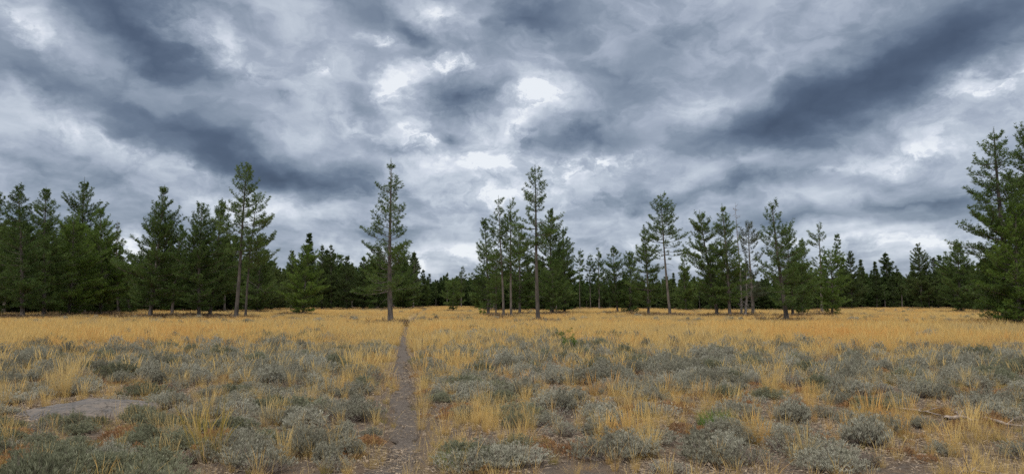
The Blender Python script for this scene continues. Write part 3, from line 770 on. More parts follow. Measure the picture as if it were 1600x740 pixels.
HERO = []
def hero(label, bx, by, tx, ty, hw, name='pine_tree', cat='pine tree', group=None, **kw):
    X, D, H, lean = spot(bx, by, tx, ty)
    Rm = hw / FPX * D * (.88 if kw.get('cb', 0) >= .3 else 1.04)
    sd = kw.pop('seed', len(HERO) + 500)
    ph = kw.get('tuft')
    if kw.pop('dead', False):
        tr, cr = snag(sd, H, kw.get('rb', 0.14), Rm, kw.get('nb', 30), (lean, 0), kw.get('lowest', .2)); cn = 'bare_branches'
    else:
        kw.setdefault('tuft', 0.13 + 0.0009 * D)
        kw.setdefault('whorl', 0.34 + 0.0008 * D)
        tr, cr = pine(sd, H, Rm, lean=(lean, 0), **kw); cn = 'crown'
    e = empty(name, (X, D, float(height(X, D)))); e.scale = (1, 1, 1.02)
    obj('trunk', tr, e); obj(cn, cr, e)
    tag(e, label, cat, group)
    HERO.append((X, D, Rm, label))
    return e

DN = dict(cb=0.05, a=0.72, gaps=0.04, per=6.5, dens=1.25, up=0.6, bare=0.5, irregular=.3)          # dense to the ground
OP = dict(cb=0.28, a=0.55, gaps=0.22, per=5.2, dens=1.0, up=0.6, irregular=0.42)      # open crowned
LG = 'pines of the left grove'; RG = 'pines of the right cluster'
# left grove
hero('dark dense pine cut off by the left edge', -6, 492, 0, 303, 38, group=LG, **DN)
hero('dark pine with stout trunk, leftmost full tree of left grove', 37, 494, 28, 292, 46, group=LG, **{**DN, 'cb': .1})
hero('dark pointed pine second from left edge in left grove', 70, 492, 72, 296, 44, group=LG, fol=M_PINE, **{**DN, 'cb': .07})
hero('tallest pine of left grove with open whorled top', 128, 489, 132, 281, 52, group=LG, **{**DN, 'gaps': .14, 'irregular': .4})
hero('bright green broad pine low in front of left grove, left one', 108, 491, 116, 340, 50, group=LG, fol=M_PINEB, **{**DN, 'a': .6})
hero('bright green broad pine low in front of left grove, right one', 158, 490, 156, 330, 48, group=LG, fol=M_PINEB, **{**DN, 'a': .6})
hero('thin ragged grey-topped pine at right end of left grove', 186, 487, 183, 348, 18, group=LG, fol=M_PINEG, cb=.25, gaps=.4, dens=.6)
hero('small dark pine filling the gap beside the left grove', 203, 487, 201, 402, 22, group=LG, **DN)
hero('pointed conical pine standing apart right of left grove', 235, 493, 257, 294, 62, **{**DN, 'cb': .1, 'a': .85, 'gaps': .07})
hero('slim pine with bent bare stem beside the pointed conical pine', 269, 490, 284, 352, 34, fol=M_PINE, **{**DN, 'cb': .18})
hero('bushy twin-topped pine, left of the pair before the tall leaners', 312, 493, 315, 320, 46, **{**DN, 'cb': .09, 'a': .6})
hero('bushy pine, right of the pair before the tall leaners', 328, 492, 347, 320, 42, **{**DN, 'cb': .1, 'a': .6})
hero('tall open pine with heavy tufted top, left of two leaning trunks', 369, 495, 386, 259, 42, rbase=.19, bark=M_BARKD, **{**OP, 'cb': .42, 'a': .45, 'bottom': .6, 'gaps': .15, 'deadlow': .4, 'per': 5})
hero('slender right-leaning pine with crown thrown to the right', 384, 494, 402, 306, 36, rbase=.12, bark=M_BARKD, side=(0, .55), **{**OP, 'cb': .35, 'a': .45, 'deadlow': .4})
hero('dark pine behind the two leaning trunks', 402, 486, 408, 372, 36, fol=M_PINE, **DN)
hero('dark pine behind and right of the two leaning trunks', 424, 483, 430, 412, 26, fol=M_PINEF, **DN)
hero('bright green young pine with skirt branches on the grass', 474, 489, 480, 386, 40, fol=M_PINEB, **{**DN, 'a': .6, 'cb': .04})
# lone pine and what stands behind
hero('tall slim lone pine with bare lower trunk beside the trail', 611, 501.5, 611, 253, 46, rbase=.20, **{**OP, 'cb': .2, 'a': .8, 'gaps': .2, 'per': 5.5, 'whorl': .34, 'dens': .85, 'bottom': .7, 'irregular': .38, 'side': (3.14, .12), 'deadlow': .2, 'seed': 621})
hero('broad dark pine behind the lone pine, left side', 588, 482, 592, 398, 36, fol=M_PINE, **{**DN, 'a': .6})
hero('broad dark pine behind the lone pine, right side', 630, 481, 628, 396, 34, fol=M_PINE, **{**DN, 'a': .6})
hero('ragged thin grey pine at right rim behind the lone pine', 646, 480, 648, 403, 14, fol=M_PINEG, cb=.2, gaps=.45, dens=.5)
for i, (x, t, w) in enumerate([(456, 391, 20), (503, 383, 18), (517, 384, 16), (542, 402, 22), (568, 402, 20)]):
    hero(['dark pointed pine behind and left of the bright young pine', 'dark narrow pine just right of the bright young pine', 'tall dark pine, right of a pair past the bright pine', 'rounded dark pine midway between bright and lone pine', 'dark pine left of those behind the lone pine'][i], x, 482, x, t, w, fol=M_PINEF, **DN)
# the small one in the clearing
hero('small shaggy pine alone at far side of the clearing', 708, 484.5, 710, 436, 17, fol=M_PINE, **{**DN, 'a': .5, 'cb': .12})
hero('tall thin-trunked pine in far line right of clearing', 721, 479.5, 722, 418, 11, fol=M_PINEF, **{**OP, 'cb': .35})
# centre group
CG = 'pines of the centre group'
hero('dark narrow ragged pine, left end of centre group', 763, 490, 757, 346, 25, group=CG, bark=M_BARKD, **{**DN, 'a': .55, 'cb': .1, 'irregular': .5, 'gaps': .15})
hero('slim open-topped pine, leftmost tall trunk of centre group', 787, 493, 779, 310, 27, group=CG, rbase=.13, **{**OP, 'cb': .35, 'a': .4})
hero('slim open-topped pine, second tall trunk of centre group', 799, 493, 797, 316, 24, group=CG, rbase=.13, **{**OP, 'cb': .35, 'a': .4})
hero('thin pine trunk with low dull crown inside centre group', 775, 491, 772, 385, 22, group=CG, rbase=.09, **{**DN, 'cb': .2})
hero('shaggy mid-height pine right of centre group trunks', 812, 489, 812, 352, 30, group=CG, **{**DN, 'cb': .14, 'a': .5, 'gaps': .15})
hero('tall straight pine with tufted open crown, right of centre group', 841, 498.5, 836, 262, 37, rbase=.17, bark=M_BARKD, **{**OP, 'cb': .42, 'a': .5, 'bottom': .6, 'gaps': .16, 'deadlow': .6, 'whorl': .42, 'per': 5.6})
hero('shaggy pine just right of the tall straight pine', 862, 488, 860, 330, 30, group=CG, **{**DN, 'cb': .1, 'a': .55, 'gaps': .16, 'irregular': .45})
hero('narrow-topped dark pine at right end of centre group', 882, 487, 880, 356, 24, group=CG, bark=M_BARKD, **{**DN, 'cb': .05, 'a': .55})
hero('low olive pine with drooping skirt under the tall straight pine', 864, 489, 864, 416, 28, group=CG, fol=M_PINE, **{**DN, 'a': .4, 'cb': .12})
hero('thin sparse pine with pale stem right of centre group', 906, 481, 907, 390, 10, rbase=.1, fol=M_PINE, **{**OP, 'cb': .5})
hero('thin sparse pine, left of a close pair past centre group', 923, 481, 922, 397, 10, rbase=.1, fol=M_PINE, **{**OP, 'cb': .45})
hero('thin dark pine, right of a close pair past centre group', 936, 481, 934, 388, 14, fol=M_PINE, **{**OP, 'cb': .2})
hero('mid-size pine with leaning pale stem left of right cluster', 965, 487, 958, 390, 22, **{**DN, 'cb': .14, 'a': .55})
hero('dark pine with bushy foot left of right cluster', 984, 487, 983, 396, 22, **{**DN, 'cb': .03, 'a': .5})
# right cluster
hero('grey-trunked ragged pine before the tall left-leaning pine', 1013, 489, 1007, 361, 27, group=RG, bark=M_BARK, **{**DN, 'cb': .12, 'a': .5, 'gaps': .2, 'irregular': .5})
hero('tall open pine leaning left at left end of right cluster', 1047, 490, 1032, 306, 33, group=RG, rbase=.17, **{**OP, 'cb': .45, 'a': .4, 'deadlow': .3, 'bottom': .7})
hero('small pointed pine left of the dense right cluster', 1072, 484, 1069, 390, 18, group=RG, **DN)
hero('dense dark pine on crooked leaning trunk in right cluster', 1121, 491.5, 1093, 332, 36, group=RG, **{**DN, 'cb': .14, 'a': .55, 'irregular': .4})
hero('tall pointed dense pine in middle of right cluster', 1140, 492, 1128, 322, 32, group=RG, **{**DN, 'cb': .14, 'a': .7})
hero('dead grey snag with bare crooked top in right cluster', 1158, 491, 1150, 320, 19, name='dead_tree', cat='dead tree', group=RG, dead=True, nb=36, rb=.13, lowest=.4)
hero('sparse grey pine with visible stem right of dead snag', 1176, 490, 1169, 348, 30, group=RG, fol=M_PINEG, **{**OP, 'cb': .12, 'a': .55, 'deadlow': .5, 'gaps': .3})
hero('dead tree with curved pale limbs drooping to the ground', 1163, 492, 1168, 425, 26, name='dead_tree', cat='dead tree', group=RG, dead=True, nb=46, rb=.16, lowest=.15)
hero('rugged open-topped pine with dark stout trunk', 1229, 497.5, 1206, 320, 42, group=RG, bark=M_BARKD, rbase=.2, **{**OP, 'cb': .13, 'a': .55, 'gaps': .17, 'up': .75, 'side': (0, .15), 'seed': 555})
hero('bushy pine merged into right side of rugged open-topped pine', 1238, 492, 1228, 365, 36, group=RG, **{**DN, 'a': .5, 'cb': .1})
hero('pointed dark pine right of rugged open-topped pine', 1252, 489, 1253, 374, 24, group=RG, **DN)
hero('flag-topped spindly pine with bare gap under its top', 1284, 486, 1279, 352, 16, group=RG, **{**OP, 'cb': .35, 'a': .15, 'bottom': .5, 'gaps': .35})
hero('low bright green pine at right end of right cluster', 1299, 490, 1297, 392, 32, group=RG, fol=M_PINEB, **{**DN, 'a': .55, 'cb': .05})
hero('skinny pole-like pine with tufted tip above far trees', 1310, 481, 1308, 366, 10, rbase=.11, **{**OP, 'cb': .6})
hero('dark pine beside the skinny pole-like pine', 1331, 481, 1328, 394, 20, fol=M_PINEF, **DN)
hero('tallest dark pine of far right tree line', 1440, 481, 1434, 383, 25, fol=M_PINEF, **{**DN, 'irregular': .4})
hero('leaning pale-stemmed pine right of far line tallest', 1452, 481, 1447, 418, 12, fol=M_PINEF, rbase=.14, **{**OP, 'cb': .4})
hero('dark pine next right of far line tallest', 1466, 481, 1458, 404, 18, fol=M_PINEF, **DN)
hero('shaggy dark pine left of the big right-edge pine', 1502, 486, 1496, 384, 30, **{**DN, 'a': .5})
# right edge giants
hero('big wide-limbed pine with layered branches near right edge', 1578, 506, 1553, 207, 68, rbase=.24, bark=M_BARKD, **{**OP, 'cb': .1, 'a': .6, 'gaps': .08, 'up': .45, 'per': 6.0, 'whorl': .36, 'bottom': .7, 'irregular': .32, 'dens': 1.2, 'seed': 903})
hero('big pine cut off by the right edge', 1640, 505, 1606, 205, 85, rbase=.25, **{**DN, 'cb': .08, 'a': .6, 'gaps': .1})
hero('bushy bright green pine under the big right-edge pine', 1592, 507.5, 1588, 325, 64, fol=M_PINEB, **{**DN, 'a': .5, 'cb': .03})
hero('low spreading dark pine at the foot of the right-edge giants', 1565, 498, 1558, 405, 42, **{**DN, 'a': .4, 'cb': .05})

# ---- background forest
def forest():
    rg = np.random.default_rng(321)
    specs = [
        ('dense conical dark', dict(H=12, Rm=2.1, **{**DN, 'cb': .05})), ('narrow pointed dark', dict(H=13, Rm=1.5, **{**DN, 'cb': .08})), ('broad bushy green', dict(H=10, Rm=2.4, fol=M_PINE, **{**DN, 'a': .5})),
        ('thin open-crowned', dict(H=14, Rm=1.3, **{**OP, 'cb': .4})), ('ragged dark', dict(H=12, Rm=1.9, **{**DN, 'irregular': .5, 'gaps': .2})), ('pale-stemmed high-crowned', dict(H=14, Rm=1.7, fol=M_PINE, **{**OP, 'cb': .35, 'gaps': .15})),
        ('spire-topped', dict(H=14, Rm=1.6, **{**DN, 'a': .95, 'cb': .06})), ('rounded dull green', dict(H=11, Rm=2.2, fol=M_PINE, **{**DN, 'a': .45}))]
    P = []
    for i, (nm, kw) in enumerate(specs):
        kw.setdefault('fol', M_PINEF)
        P.append((nm, kw['H'], *pine(800 + i, tuft=.34, whorl=.5, k=5, tw=.3, **kw)))
    # skyline: photo column -> row the ordinary crowns reach
    SK = np.array([(-900, 330), (-60, 340), (60, 360), (170, 380), (196, 412), (215, 408), (240, 390), (340, 390), (425, 410), (470, 405), (560, 408), (645, 408), (655, 440), (668, 436), (690, 428), (740, 430), (760, 420), (880, 415), (905, 432), (1060, 432), (1100, 425), (1240, 425), (1340, 422), (1480, 420), (1500, 408), (1560, 400), (1700, 350), (2500, 340)])
    NAMES = [(-1e9, 190, 'behind the left grove'), (190, 300, 'around the pointed conical pine'), (300, 440, 'behind the two leaning trunks'), (440, 520, 'behind the bright young pine'), (520, 600, 'in line left of the lone pine'),
             (600, 656, 'right behind the lone pine'), (656, 700, 'in the low gap right of lone pine'), (700, 745, 'at far side of clearing, beyond the small shaggy pine'), (745, 830, 'behind the centre group'), (830, 900, 'behind the tall straight pine'),
             (900, 950, 'in the line past the centre group'), (950, 1010, 'left of the right cluster'), (1010, 1080, 'behind the left-leaning open pine'), (1080, 1150, 'behind the dense right cluster'), (1150, 1230, 'behind the dead snag'), (1230, 1320, 'behind the rugged pine'),
             (1320, 1380, 'in far right line, left part'), (1380, 1430, 'in far right line, middle'), (1430, 1490, 'in far right line beside its tallest'), (1490, 1e9, 'behind the right-edge giants')]
    DEP = [(0, 9, 'front row'), (9, 20, 'second row'), (20, 1e9, 'back row')]
    recs = []; placed = [(h[0], h[1]) for h in HERO]
    n = 0; tries = 0
    while n < 215 and tries < 9000:
        tries += 1
        px = rg.uniform(-60, 1660); fd = float(front_dist(px)); ex = abs(rg.normal(0, 15)) + rg.uniform(0, 4); D = fd + ex
        X = (px - CX) / FPX * D * CP
        if any((X - a) ** 2 + (D - b) ** 2 < 2.2 ** 2 for a, b in placed): continue
        if any((X - a) ** 2 + (D - b) ** 2 < 3.2 ** 2 for a, b in placed[:len(HERO)]): continue
        ty = np.interp(px, SK[:, 0], SK[:, 1]) + rg.normal(5, 11) - (rg.uniform() < .18) * rg.uniform(6, 22)
        H = CAMH + (HOR - ty) / FPX * D
        H = max(H, 4.0)
        k = rg.choice(8, p=[.2, .17, .14, .06, .14, .08, .11, .10])
        nm, H0, tr, cr = P[k]
        e = empty('pine_tree', (X, D, float(height(X, D)))); s = H / H0
        e.scale = (s * rg.uniform(1.0, 1.35),) * 2 + (s,); e.rotation_euler = (0, 0, rg.uniform(0, 6.28))
        obj('trunk', tr, e); obj('crown', cr, e)
        where = next(c[2] for c in NAMES if c[0] <= px < c[1]); dp = next(c[2] for c in DEP if c[0] <= ex < c[1])
        tag(e, None, 'pine tree', 'pines of the forest edge ' + where)
        recs.append(dict(o=e, label=f'{nm} pine {where}, {dp}', x=px)); placed.append((X, D)); TREES.append((X, D, 1.6 * s)); n += 1
    uniq(recs, 'tree')
    # the wood behind, one mass
    X = []; Y = []; S = []
    m = 0
    for _ in range(26000):
        px = rg.uniform(-700, 2300); fd = float(front_dist(px)); D = fd + 26 + 190 * rg.uniform() ** 1.3
        # even density over the ground
        if rg.uniform() > D / 480: continue
        ty = np.interp(px, SK[:, 0], SK[:, 1]) + 7
        H = CAMH + (HOR - ty) / FPX * (fd + 20); H = min(max(H, 6), 17) * rg.uniform(.75, 1.12)
        X.append((px - CX) / FPX * D * CP); Y.append(D); S.append(H / 12)
    for _ in range(500):   # behind and beside the camera, so the clearing is closed all round
        a = rg.uniform(0, 6.28); r = rg.uniform(95, 150)
        x, y = r * math.sin(a), r * math.cos(a)
        if y > 20 and abs(x) < y * 1.6: continue
        X.append(x); Y.append(y); S.append(rg.uniform(.8, 1.3))
    protos = []
    for nm, H0, tr, cr in P:
        g = GeoV()
        vs, fs, ms_ = [], [], []
        off = 0
        for me, moff in ((tr, 0), (cr, 1)):
            a = np.empty(len(me.vertices) * 3, np.float32); me.vertices.foreach_get('co', a)
            f = np.empty(len(me.loops), np.int32); me.loops.foreach_get('vertex_index', f)
            mi = np.empty(len(me.polygons), np.int32); me.polygons.foreach_get('material_index', mi)
            vs.append(a.reshape(-1, 3) * (12.0 / H0)); fs.append(f.reshape(-1, 3) + off); off += len(me.vertices); ms_.append(mi * 0 + moff if moff == 0 else np.where(mi == 0, 1, 0))
        me = mesh_from('far_tree', np.concatenate(vs), np.concatenate(fs), [M_BARKD, cr.materials[0]], np.concatenate(ms_))
        protos.append(bpy.data.objects.new('far_tree', me))
    X, Y, S = map(np.array, (X, Y, S))
    o = scatter('distant_woods', protos, X, Y, rg.uniform(0, 6.28, len(X)), S, rg.integers(0, 8, len(X)), Z=np.zeros(len(X)))
    tag(o, 'dark pine wood closing the view behind the forest edge', 'woods', kind='stuff')
    print('woods', len(X), 'placed', n)
TREES = []
forest()
build_grass()
def build_duff_shade():  # litter added under each crown, its dark colour serving as contact shade
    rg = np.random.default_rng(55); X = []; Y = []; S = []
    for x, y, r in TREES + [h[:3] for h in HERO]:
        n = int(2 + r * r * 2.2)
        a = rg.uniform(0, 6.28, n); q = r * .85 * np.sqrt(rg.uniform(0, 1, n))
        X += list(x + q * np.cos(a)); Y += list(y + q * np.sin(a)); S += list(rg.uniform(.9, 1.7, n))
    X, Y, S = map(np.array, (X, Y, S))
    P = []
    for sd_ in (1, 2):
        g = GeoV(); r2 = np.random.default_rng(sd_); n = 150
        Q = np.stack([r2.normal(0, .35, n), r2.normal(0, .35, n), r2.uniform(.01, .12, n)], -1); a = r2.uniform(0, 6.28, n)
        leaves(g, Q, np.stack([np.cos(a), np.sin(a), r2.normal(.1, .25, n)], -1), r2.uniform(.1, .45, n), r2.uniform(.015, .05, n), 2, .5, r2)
        P.append(bpy.data.objects.new('duff', g.mesh('duff', [M_DUFF_SHADE])))
    tag(scatter('shade_needle_litter', P, X, Y, rg.uniform(0, 6.28, len(X)), S, rg.integers(0, 2, len(X))), 'fallen needles and twigs coloured dark as contact shade under the pines', 'litter', kind='stuff')
build_duff_shade()

# ------------------------------------------------------------------ seedlings
def seedling(label, px, py, hpx, seed, lean):
    D = 1.55 * FPX / (py - HOR); x = (px - CX) / FPX * D; H = hpx / FPX * D
    tr, cr = pine(seed, H, H * .33, cb=.12, whorl=H * .15, per=3.5, tuft=H * .12, dens=.7, tw=.2, fol=M_SEED, rbase=H * .02, lean=lean, bend=.02, gaps=.1, k=8)
    e = empty('pine_seedling', (x, D, float(height(x, D)))); obj('trunk', tr, e); obj('crown', cr, e)
    tag(e, label, 'seedling')
seedling('small bright green leaning pine seedling amid sagebrush in mid meadow', 893, 543, 26, 41, (-.28, 0))
seedling('green knee-high pine sapling at foot of centre group', 755, 492, 20, 42, (.0, 0))

# ------------------------------------------------------------------ rocks
def boulder(name, label, x, y, rx, ry, h, seed, sink=.3):
    rg = np.random.default_rng(seed); nu, nv = 48, 24
    u = np.linspace(0, 2 * np.pi, nu, endpoint=False); v = np.linspace(0.0, np.pi, nv)
    U, Vv = np.meshgrid(u, v)
    ph = rg.uniform(0, 6.28, 8)
    out = 1 + .10 * np.sin(2 * U + ph[0]) + .08 * np.sin(3 * U + ph[1]) + .05 * np.sin(5 * U + ph[2])
    sv = np.sign(np.sin(Vv)) * np.abs(np.sin(Vv)) ** 0.6
    X = rx * sv * np.cos(U) * out; Y = ry * sv * np.sin(U) * out
    Z = h * np.cos(Vv) * (1 + .22 * np.sin(X / rx * 3 + ph[3]) + .12 * np.sin(Y / ry * 5 + ph[4]) * np.sin(X / rx * 6 + ph[5])) + .10 * h * np.sin(X / rx * 11 + ph[6]) * np.sin(Y / ry * 9)
    Z += 0.004 * rg.standard_normal(Z.shape) * np.sin(Vv)
    V = np.stack([X, Y, Z], -1).reshape(-1, 3)
    i = np.arange(nv - 1)[:, None] * nu; j = np.arange(nu)[None]; k = (j + 1) % nu
    F = np.stack([i + j, i + k, i + nu + k, i + nu + j], -1).reshape(-1, 4)
    o = obj(name, mesh_from(name, V, F, [M_ROCK], smooth=True)); o.location = (x, y, float(height(x, y)) - sink * h)
    return tag(o, label, 'rock')
boulder('rock_slab', 'flat grey granite slab among sagebrush at lower left', _rx, _ry, 1.08, .74, .145, 7, .12).rotation_euler = (0, -0.04, .12)
x, y = ground_at(950, 552); boulder('rock', 'small rounded grey rock right of the pine seedling', x, y, .26, .22, .27, 8, .1)

# ------------------------------------------------------------------ fallen branches
def branch(label, pts, r, seed, twigs=3):
    """pts: (px, py, z)"""
    rg = np.random.default_rng(seed); W = []
    for px, py, z in pts:
        x, y = ground_at(px, py, z); W.append((x, y, float(height(x, y)) + z))
    W = np.array(W); o = W.mean(0); t = np.linspace(0, 1, 12); ti = np.linspace(0, 1, len(W))
    P = np.stack([np.interp(t, ti, W[:, k]) for k in range(3)], -1) - o; P += rg.normal(0, .008, P.shape)
    g = Geo(); g.tube(P, r * (1 - .6 * t) * (1 + .08 * rg.standard_normal(12)), 8)
    b = obj('fallen_branch', g.mesh('fallen_branch', [M_LOG], True)); b.location = o
    h = Geo()
    for q in range(twigs):
        k = rg.integers(3, 11); d = rg.normal(0, 1, 3); d[2] = abs(d[2]) * .5; d /= np.linalg.norm(d)
        h.tube([P[k], P[k] + d * .12, P[k] + d * .25 + [0, 0, -.03]], [r * .35, r * .28, r * .1], 5)
    if twigs: obj('twigs', h.mesh('twigs', [M_LOG]), b)
    tag(b, label, 'branch', 'fallen branches lying at right')
branch('long pale curved fallen branch running off the right edge', [(1540, 651, .06), (1570, 659, .05), (1600, 664, .05), (1660, 668, .04)], .026, 1)
branch('thick reddish piece of fallen branch amid grass at right', [(1478, 652, .07), (1500, 649, .08), (1528, 655, .05)], .034, 2, 2)
branch('thin grey fallen stick left of the thick reddish piece', [(1395, 637, .05), (1430, 640, .06), (1470, 648, .05)], .022, 3, 3)
branch('short white stick propped up above the thick reddish piece', [(1488, 640, .13), (1498, 645, .10)], .018, 4, 0)
branch('bleached crooked branch low at bottom right', [(1500, 738, .08), (1525, 733, .12), (1545, 738, .06)], .014, 6, 2)

# ------------------------------------------------------------------ single tufts that stand out
def tuft(label, px, py, seed, kinds, mats):
    x, y = ground_at(px, py); p = grass_proto('grass_tuft', seed, kinds, mats)
    COL.objects.link(p); p.location = (x, y, float(height(x, y))); tag(p, label, 'grass tuft')
tuft('bright green spreading grass tuft in right foreground', 1115, 672, 61, [dict(n=260, r0=.17, h=(.14, .30), w=.007, lean=(.35, .25)), dict(n=40, r0=.2, h=(.15, .35), w=.004, lean=(.5, .3), m=1)], [M_GREEN, M_GRASS])
tuft('green-based grass tuft at bottom right of the trail', 705, 738, 62, [dict(n=170, r0=.11, h=(.10, .2), w=.006, lean=(.35, .25)), dict(n=60, r0=.13, h=(.15, .32), w=.004, lean=(.4, .3), m=1)], [M_GREEN, M_GRASSO])
tuft('tall golden grass tuft behind the rock slab', 98, 622, 63, [dict(n=170, r0=.12, h=(.25, .5), w=.0045, lean=(.18, .15)), dict(n=50, r0=.1, h=(.5, .82), w=.004, lean=(.12, .1), heads=.5)], [M_GRASS])
tuft('tall golden grass tuft in right middle foreground', 1203, 622, 64, [dict(n=120, r0=.10, h=(.25, .45), w=.0045, lean=(.15, .12)), dict(n=40, r0=.09, h=(.45, .72), w=.004, lean=(.1, .1), heads=.5)], [M_GRASS])
tuft('orange-gold bushy grass tuft right of trail middle', 735, 662, 65, [dict(n=260, r0=.2, h=(.16, .36), w=.0045, lean=(.35, .25))], [M_GRASS])
tuft('golden seed-headed grass tuft at bottom left foreground', 322, 722, 66, [dict(n=70, r0=.12, h=(.2, .4), w=.004, lean=(.2, .18)), dict(n=45, r0=.16, h=(.45, .72), w=.0035, lean=(.12, .12), heads=.9, headw=4)], [M_GRASSO])

# ------------------------------------------------------------------ sky
SUN_EL, SUN_AZ = 48.0, 205.0     # azimuth clockwise from +Y (view direction): behind, a little left
def build_world():
    w = bpy.data.worlds.new('World'); SC.world = w; w.use_nodes = True
    nt = w.node_tree; N, L = nt.nodes, nt.links; N.clear()
    out = N.new('ShaderNodeOutputWorld')
    tc = N.new('ShaderNodeTexCoord')
    sx = N.new('ShaderNodeSeparateXYZ'); L.new(tc.outputs['Generated'], sx.inputs[0])
    def M(op, a, b=None, c=None, clamp=False):
        m = N.new('ShaderNodeMath'); m.operation = op; m.use_clamp = clamp
        for i, v in enumerate((a, b, c)):
            if v is None: continue
            if isinstance(v, (int, float)): m.inputs[i].default_value = v
            else: L.new(v, m.inputs[i])
        return m.outputs[0]
    az = M('ARCTAN2', sx.outputs[0], sx.outputs[1]); el = M('ARCSINE', sx.outputs[2])
    ang = N.new('ShaderNodeCombineXYZ'); L.new(az, ang.inputs[0]); L.new(el, ang.inputs[1])
    # cloud-deck coordinates (flat layer overhead)
    den = M('ADD', M('MAXIMUM', sx.outputs[2], 0.0), 0.10)
    cp = N.new('ShaderNodeCombineXYZ'); L.new(M('DIVIDE', sx.outputs[0], den), cp.inputs[0]); L.new(M('DIVIDE', sx.outputs[1], den), cp.inputs[1])
    def noise(vec, scale, det, rough, stretch=None, dist=0.0, loc=(0, 0, 0)):
        mp = N.new('ShaderNodeMapping'); mp.inputs['Location'].default_value = loc
        if stretch: mp.inputs['Scale'].default_value = stretch
        L.new(vec, mp.inputs['Vector'])
        n = N.new('ShaderNodeTexNoise'); n.inputs['Scale'].default_value = scale; n.inputs['Detail'].default_value = det; n.inputs['Roughness'].default_value = rough; n.inputs['Distortion'].default_value = dist
        L.new(mp.outputs[0], n.inputs['Vector']); return n
    def warp(vec, n, amt):
        s = N.new('ShaderNodeVectorMath'); s.operation = 'SUBTRACT'; L.new(n.outputs['Color'], s.inputs[0]); s.inputs[1].default_value = (.5, .5, .5)
        k = N.new('ShaderNodeVectorMath'); k.operation = 'MULTIPLY_ADD'; L.new(s.outputs[0], k.inputs[0]); k.inputs[1].default_value = amt; L.new(vec, k.inputs[2])
        return k.outputs[0]
    w1 = warp(ang.outputs[0], noise(ang.outputs[0], 9.0, 5, .55, (1, 1.5, 1)), (.13, .085, 0))
    w2 = warp(w1, noise(ang.outputs[0], 34.0, 4, .6, (1, 1.3, 1), loc=(3, 1, 0)), (.05, .035, 0))
    B = [  # px, py, rx, ry, rotation (deg, down to the right positive), amount
        (200, 40, 170, 50, 25, -.40), (275, 90, 90, 34, 25, -.16), (50, 120, 130, 28, 22, -.20), (300, 205, 230, 38, 22, -.34), (450, 268, 200, 34, 8, -.46), (430, 150, 90, 30, 20, -.22), (60, 250, 150, 24, 8, -.22), (120, 320, 160, 26, 4, -.10),
        (725, 148, 80, 34, 5, -.46), (640, 45, 90, 28, 30, -.26), (815, 28, 100, 40, 0, -.42), (905, 205, 150, 34, -3, -.34), (1200, 190, 190, 42, -12, -.42), (1500, 60, 240, 56, -22, -.38), (1340, 130, 200, 62, -20, -.27), (1160, 292, 260, 22, -4, -.30),
        (980, 105, 150, 50, 0, -.18), (1450, 310, 170, 18, -4, -.28), (590, 370, 200, 16, 2, -.20), (640, 232, 70, 14, 5, -.26), (1130, 40, 150, 40, -10, -.14), (1290, 345, 190, 12, 0, -.16), (250, 0, 200, 25, 10, -.2), (980, 330, 140, 16, 0, -.16), (530, 10, 120, 25, 10, -.15), (705, 205, 30, 14, 10, -.3), (560, 150, 60, 22, 30, -.16),
        (740, 230, 260, 170, 0, .22), (930, 300, 300, 60, 0, .12), (700, 97, 60, 18, -3, .80), (665, 215, 30, 26, 30, .65), (620, 132, 42, 36, 40, .50), (835, 158, 44, 40, -20, .50), (810, 195, 34, 18, 0, .38), (585, 50, 30, 18, 0, .5), (690, 28, 70, 24, 15, .40), (935, 248, 90, 20, -5, .62), (750, 258, 60, 26, 10, .42), (500, 98, 40, 18, 20, .40),
        (350, 85, 150, 38, 25, .28), (1545, 140, 110, 34, -12, .40), (1440, 232, 110, 24, -6, .36), (150, 205, 190, 26, 20, .22), (400, 325, 230, 26, 6, .24), (35, 30, 80, 36, 30, .30), (680, 415, 130, 20, 0, .36), (200, 385, 50, 26, 0, .45), (1050, 392, 460, 22, 0, .24), (1440, 385, 240, 26, 0, .22), (300, 400, 400, 26, 0, .15),
        (560, 190, 60, 22, 20, .18), (860, 265, 70, 22, 10, .30), (1090, 165, 90, 20, -15, .12), (1300, 265, 120, 14, -8, .20), (1120, 70, 70, 24, -10, .08), (790, 310, 110, 20, 0, .22), (300, 260, 170, 14, 14, .16), (560, 305, 90, 20, 5, .12)]
    pos, neg = None, None
    for px, py, rx, ry, rot, amt in B:
        d = ray(px, py); d = d / np.linalg.norm(d)
        a0, e0 = math.atan2(d[0], d[1]), math.asin(d[2])
        mp = N.new('ShaderNodeMapping'); mp.vector_type = 'TEXTURE'
        mp.inputs['Location'].default_value = (a0, e0, 0); mp.inputs['Rotation'].default_value = (0, 0, -R(rot)); kx = 1.4 if amt > .38 else 1.65; mp.inputs['Scale'].default_value = (rx * kx / FPX, ry * kx / FPX, 1)
        L.new(w2 if amt > .38 else w1, mp.inputs['Vector'])
        g = N.new('ShaderNodeTexGradient'); g.gradient_type = 'QUADRATIC_SPHERE'; L.new(mp.outputs[0], g.inputs[0])
        if amt > 0: pos = M('MULTIPLY_ADD', g.outputs['Fac'], amt * (1.0 if amt < .55 else 1.1), pos if pos is not None else 0.0)
        else: neg = M('MULTIPLY_ADD', g.outputs['Fac'], amt * 1.32, neg if neg is not None else 0.0)
    n1 = noise(warp(cp.outputs[0], noise(cp.outputs[0], 1.6, 3, .5), (.3, .3, 0)), 1.9, 5, .52, (1, .62, 1))     # rows of the deck
    n2 = noise(w1, 9.5, 7, .56, (1, 1.7, 1), 0.0, (5, 2, 0))      # lumps
    n3 = noise(w1, 24.0, 5, .55, (1, 1.6, 1), 0.0, (1, 7, 0))
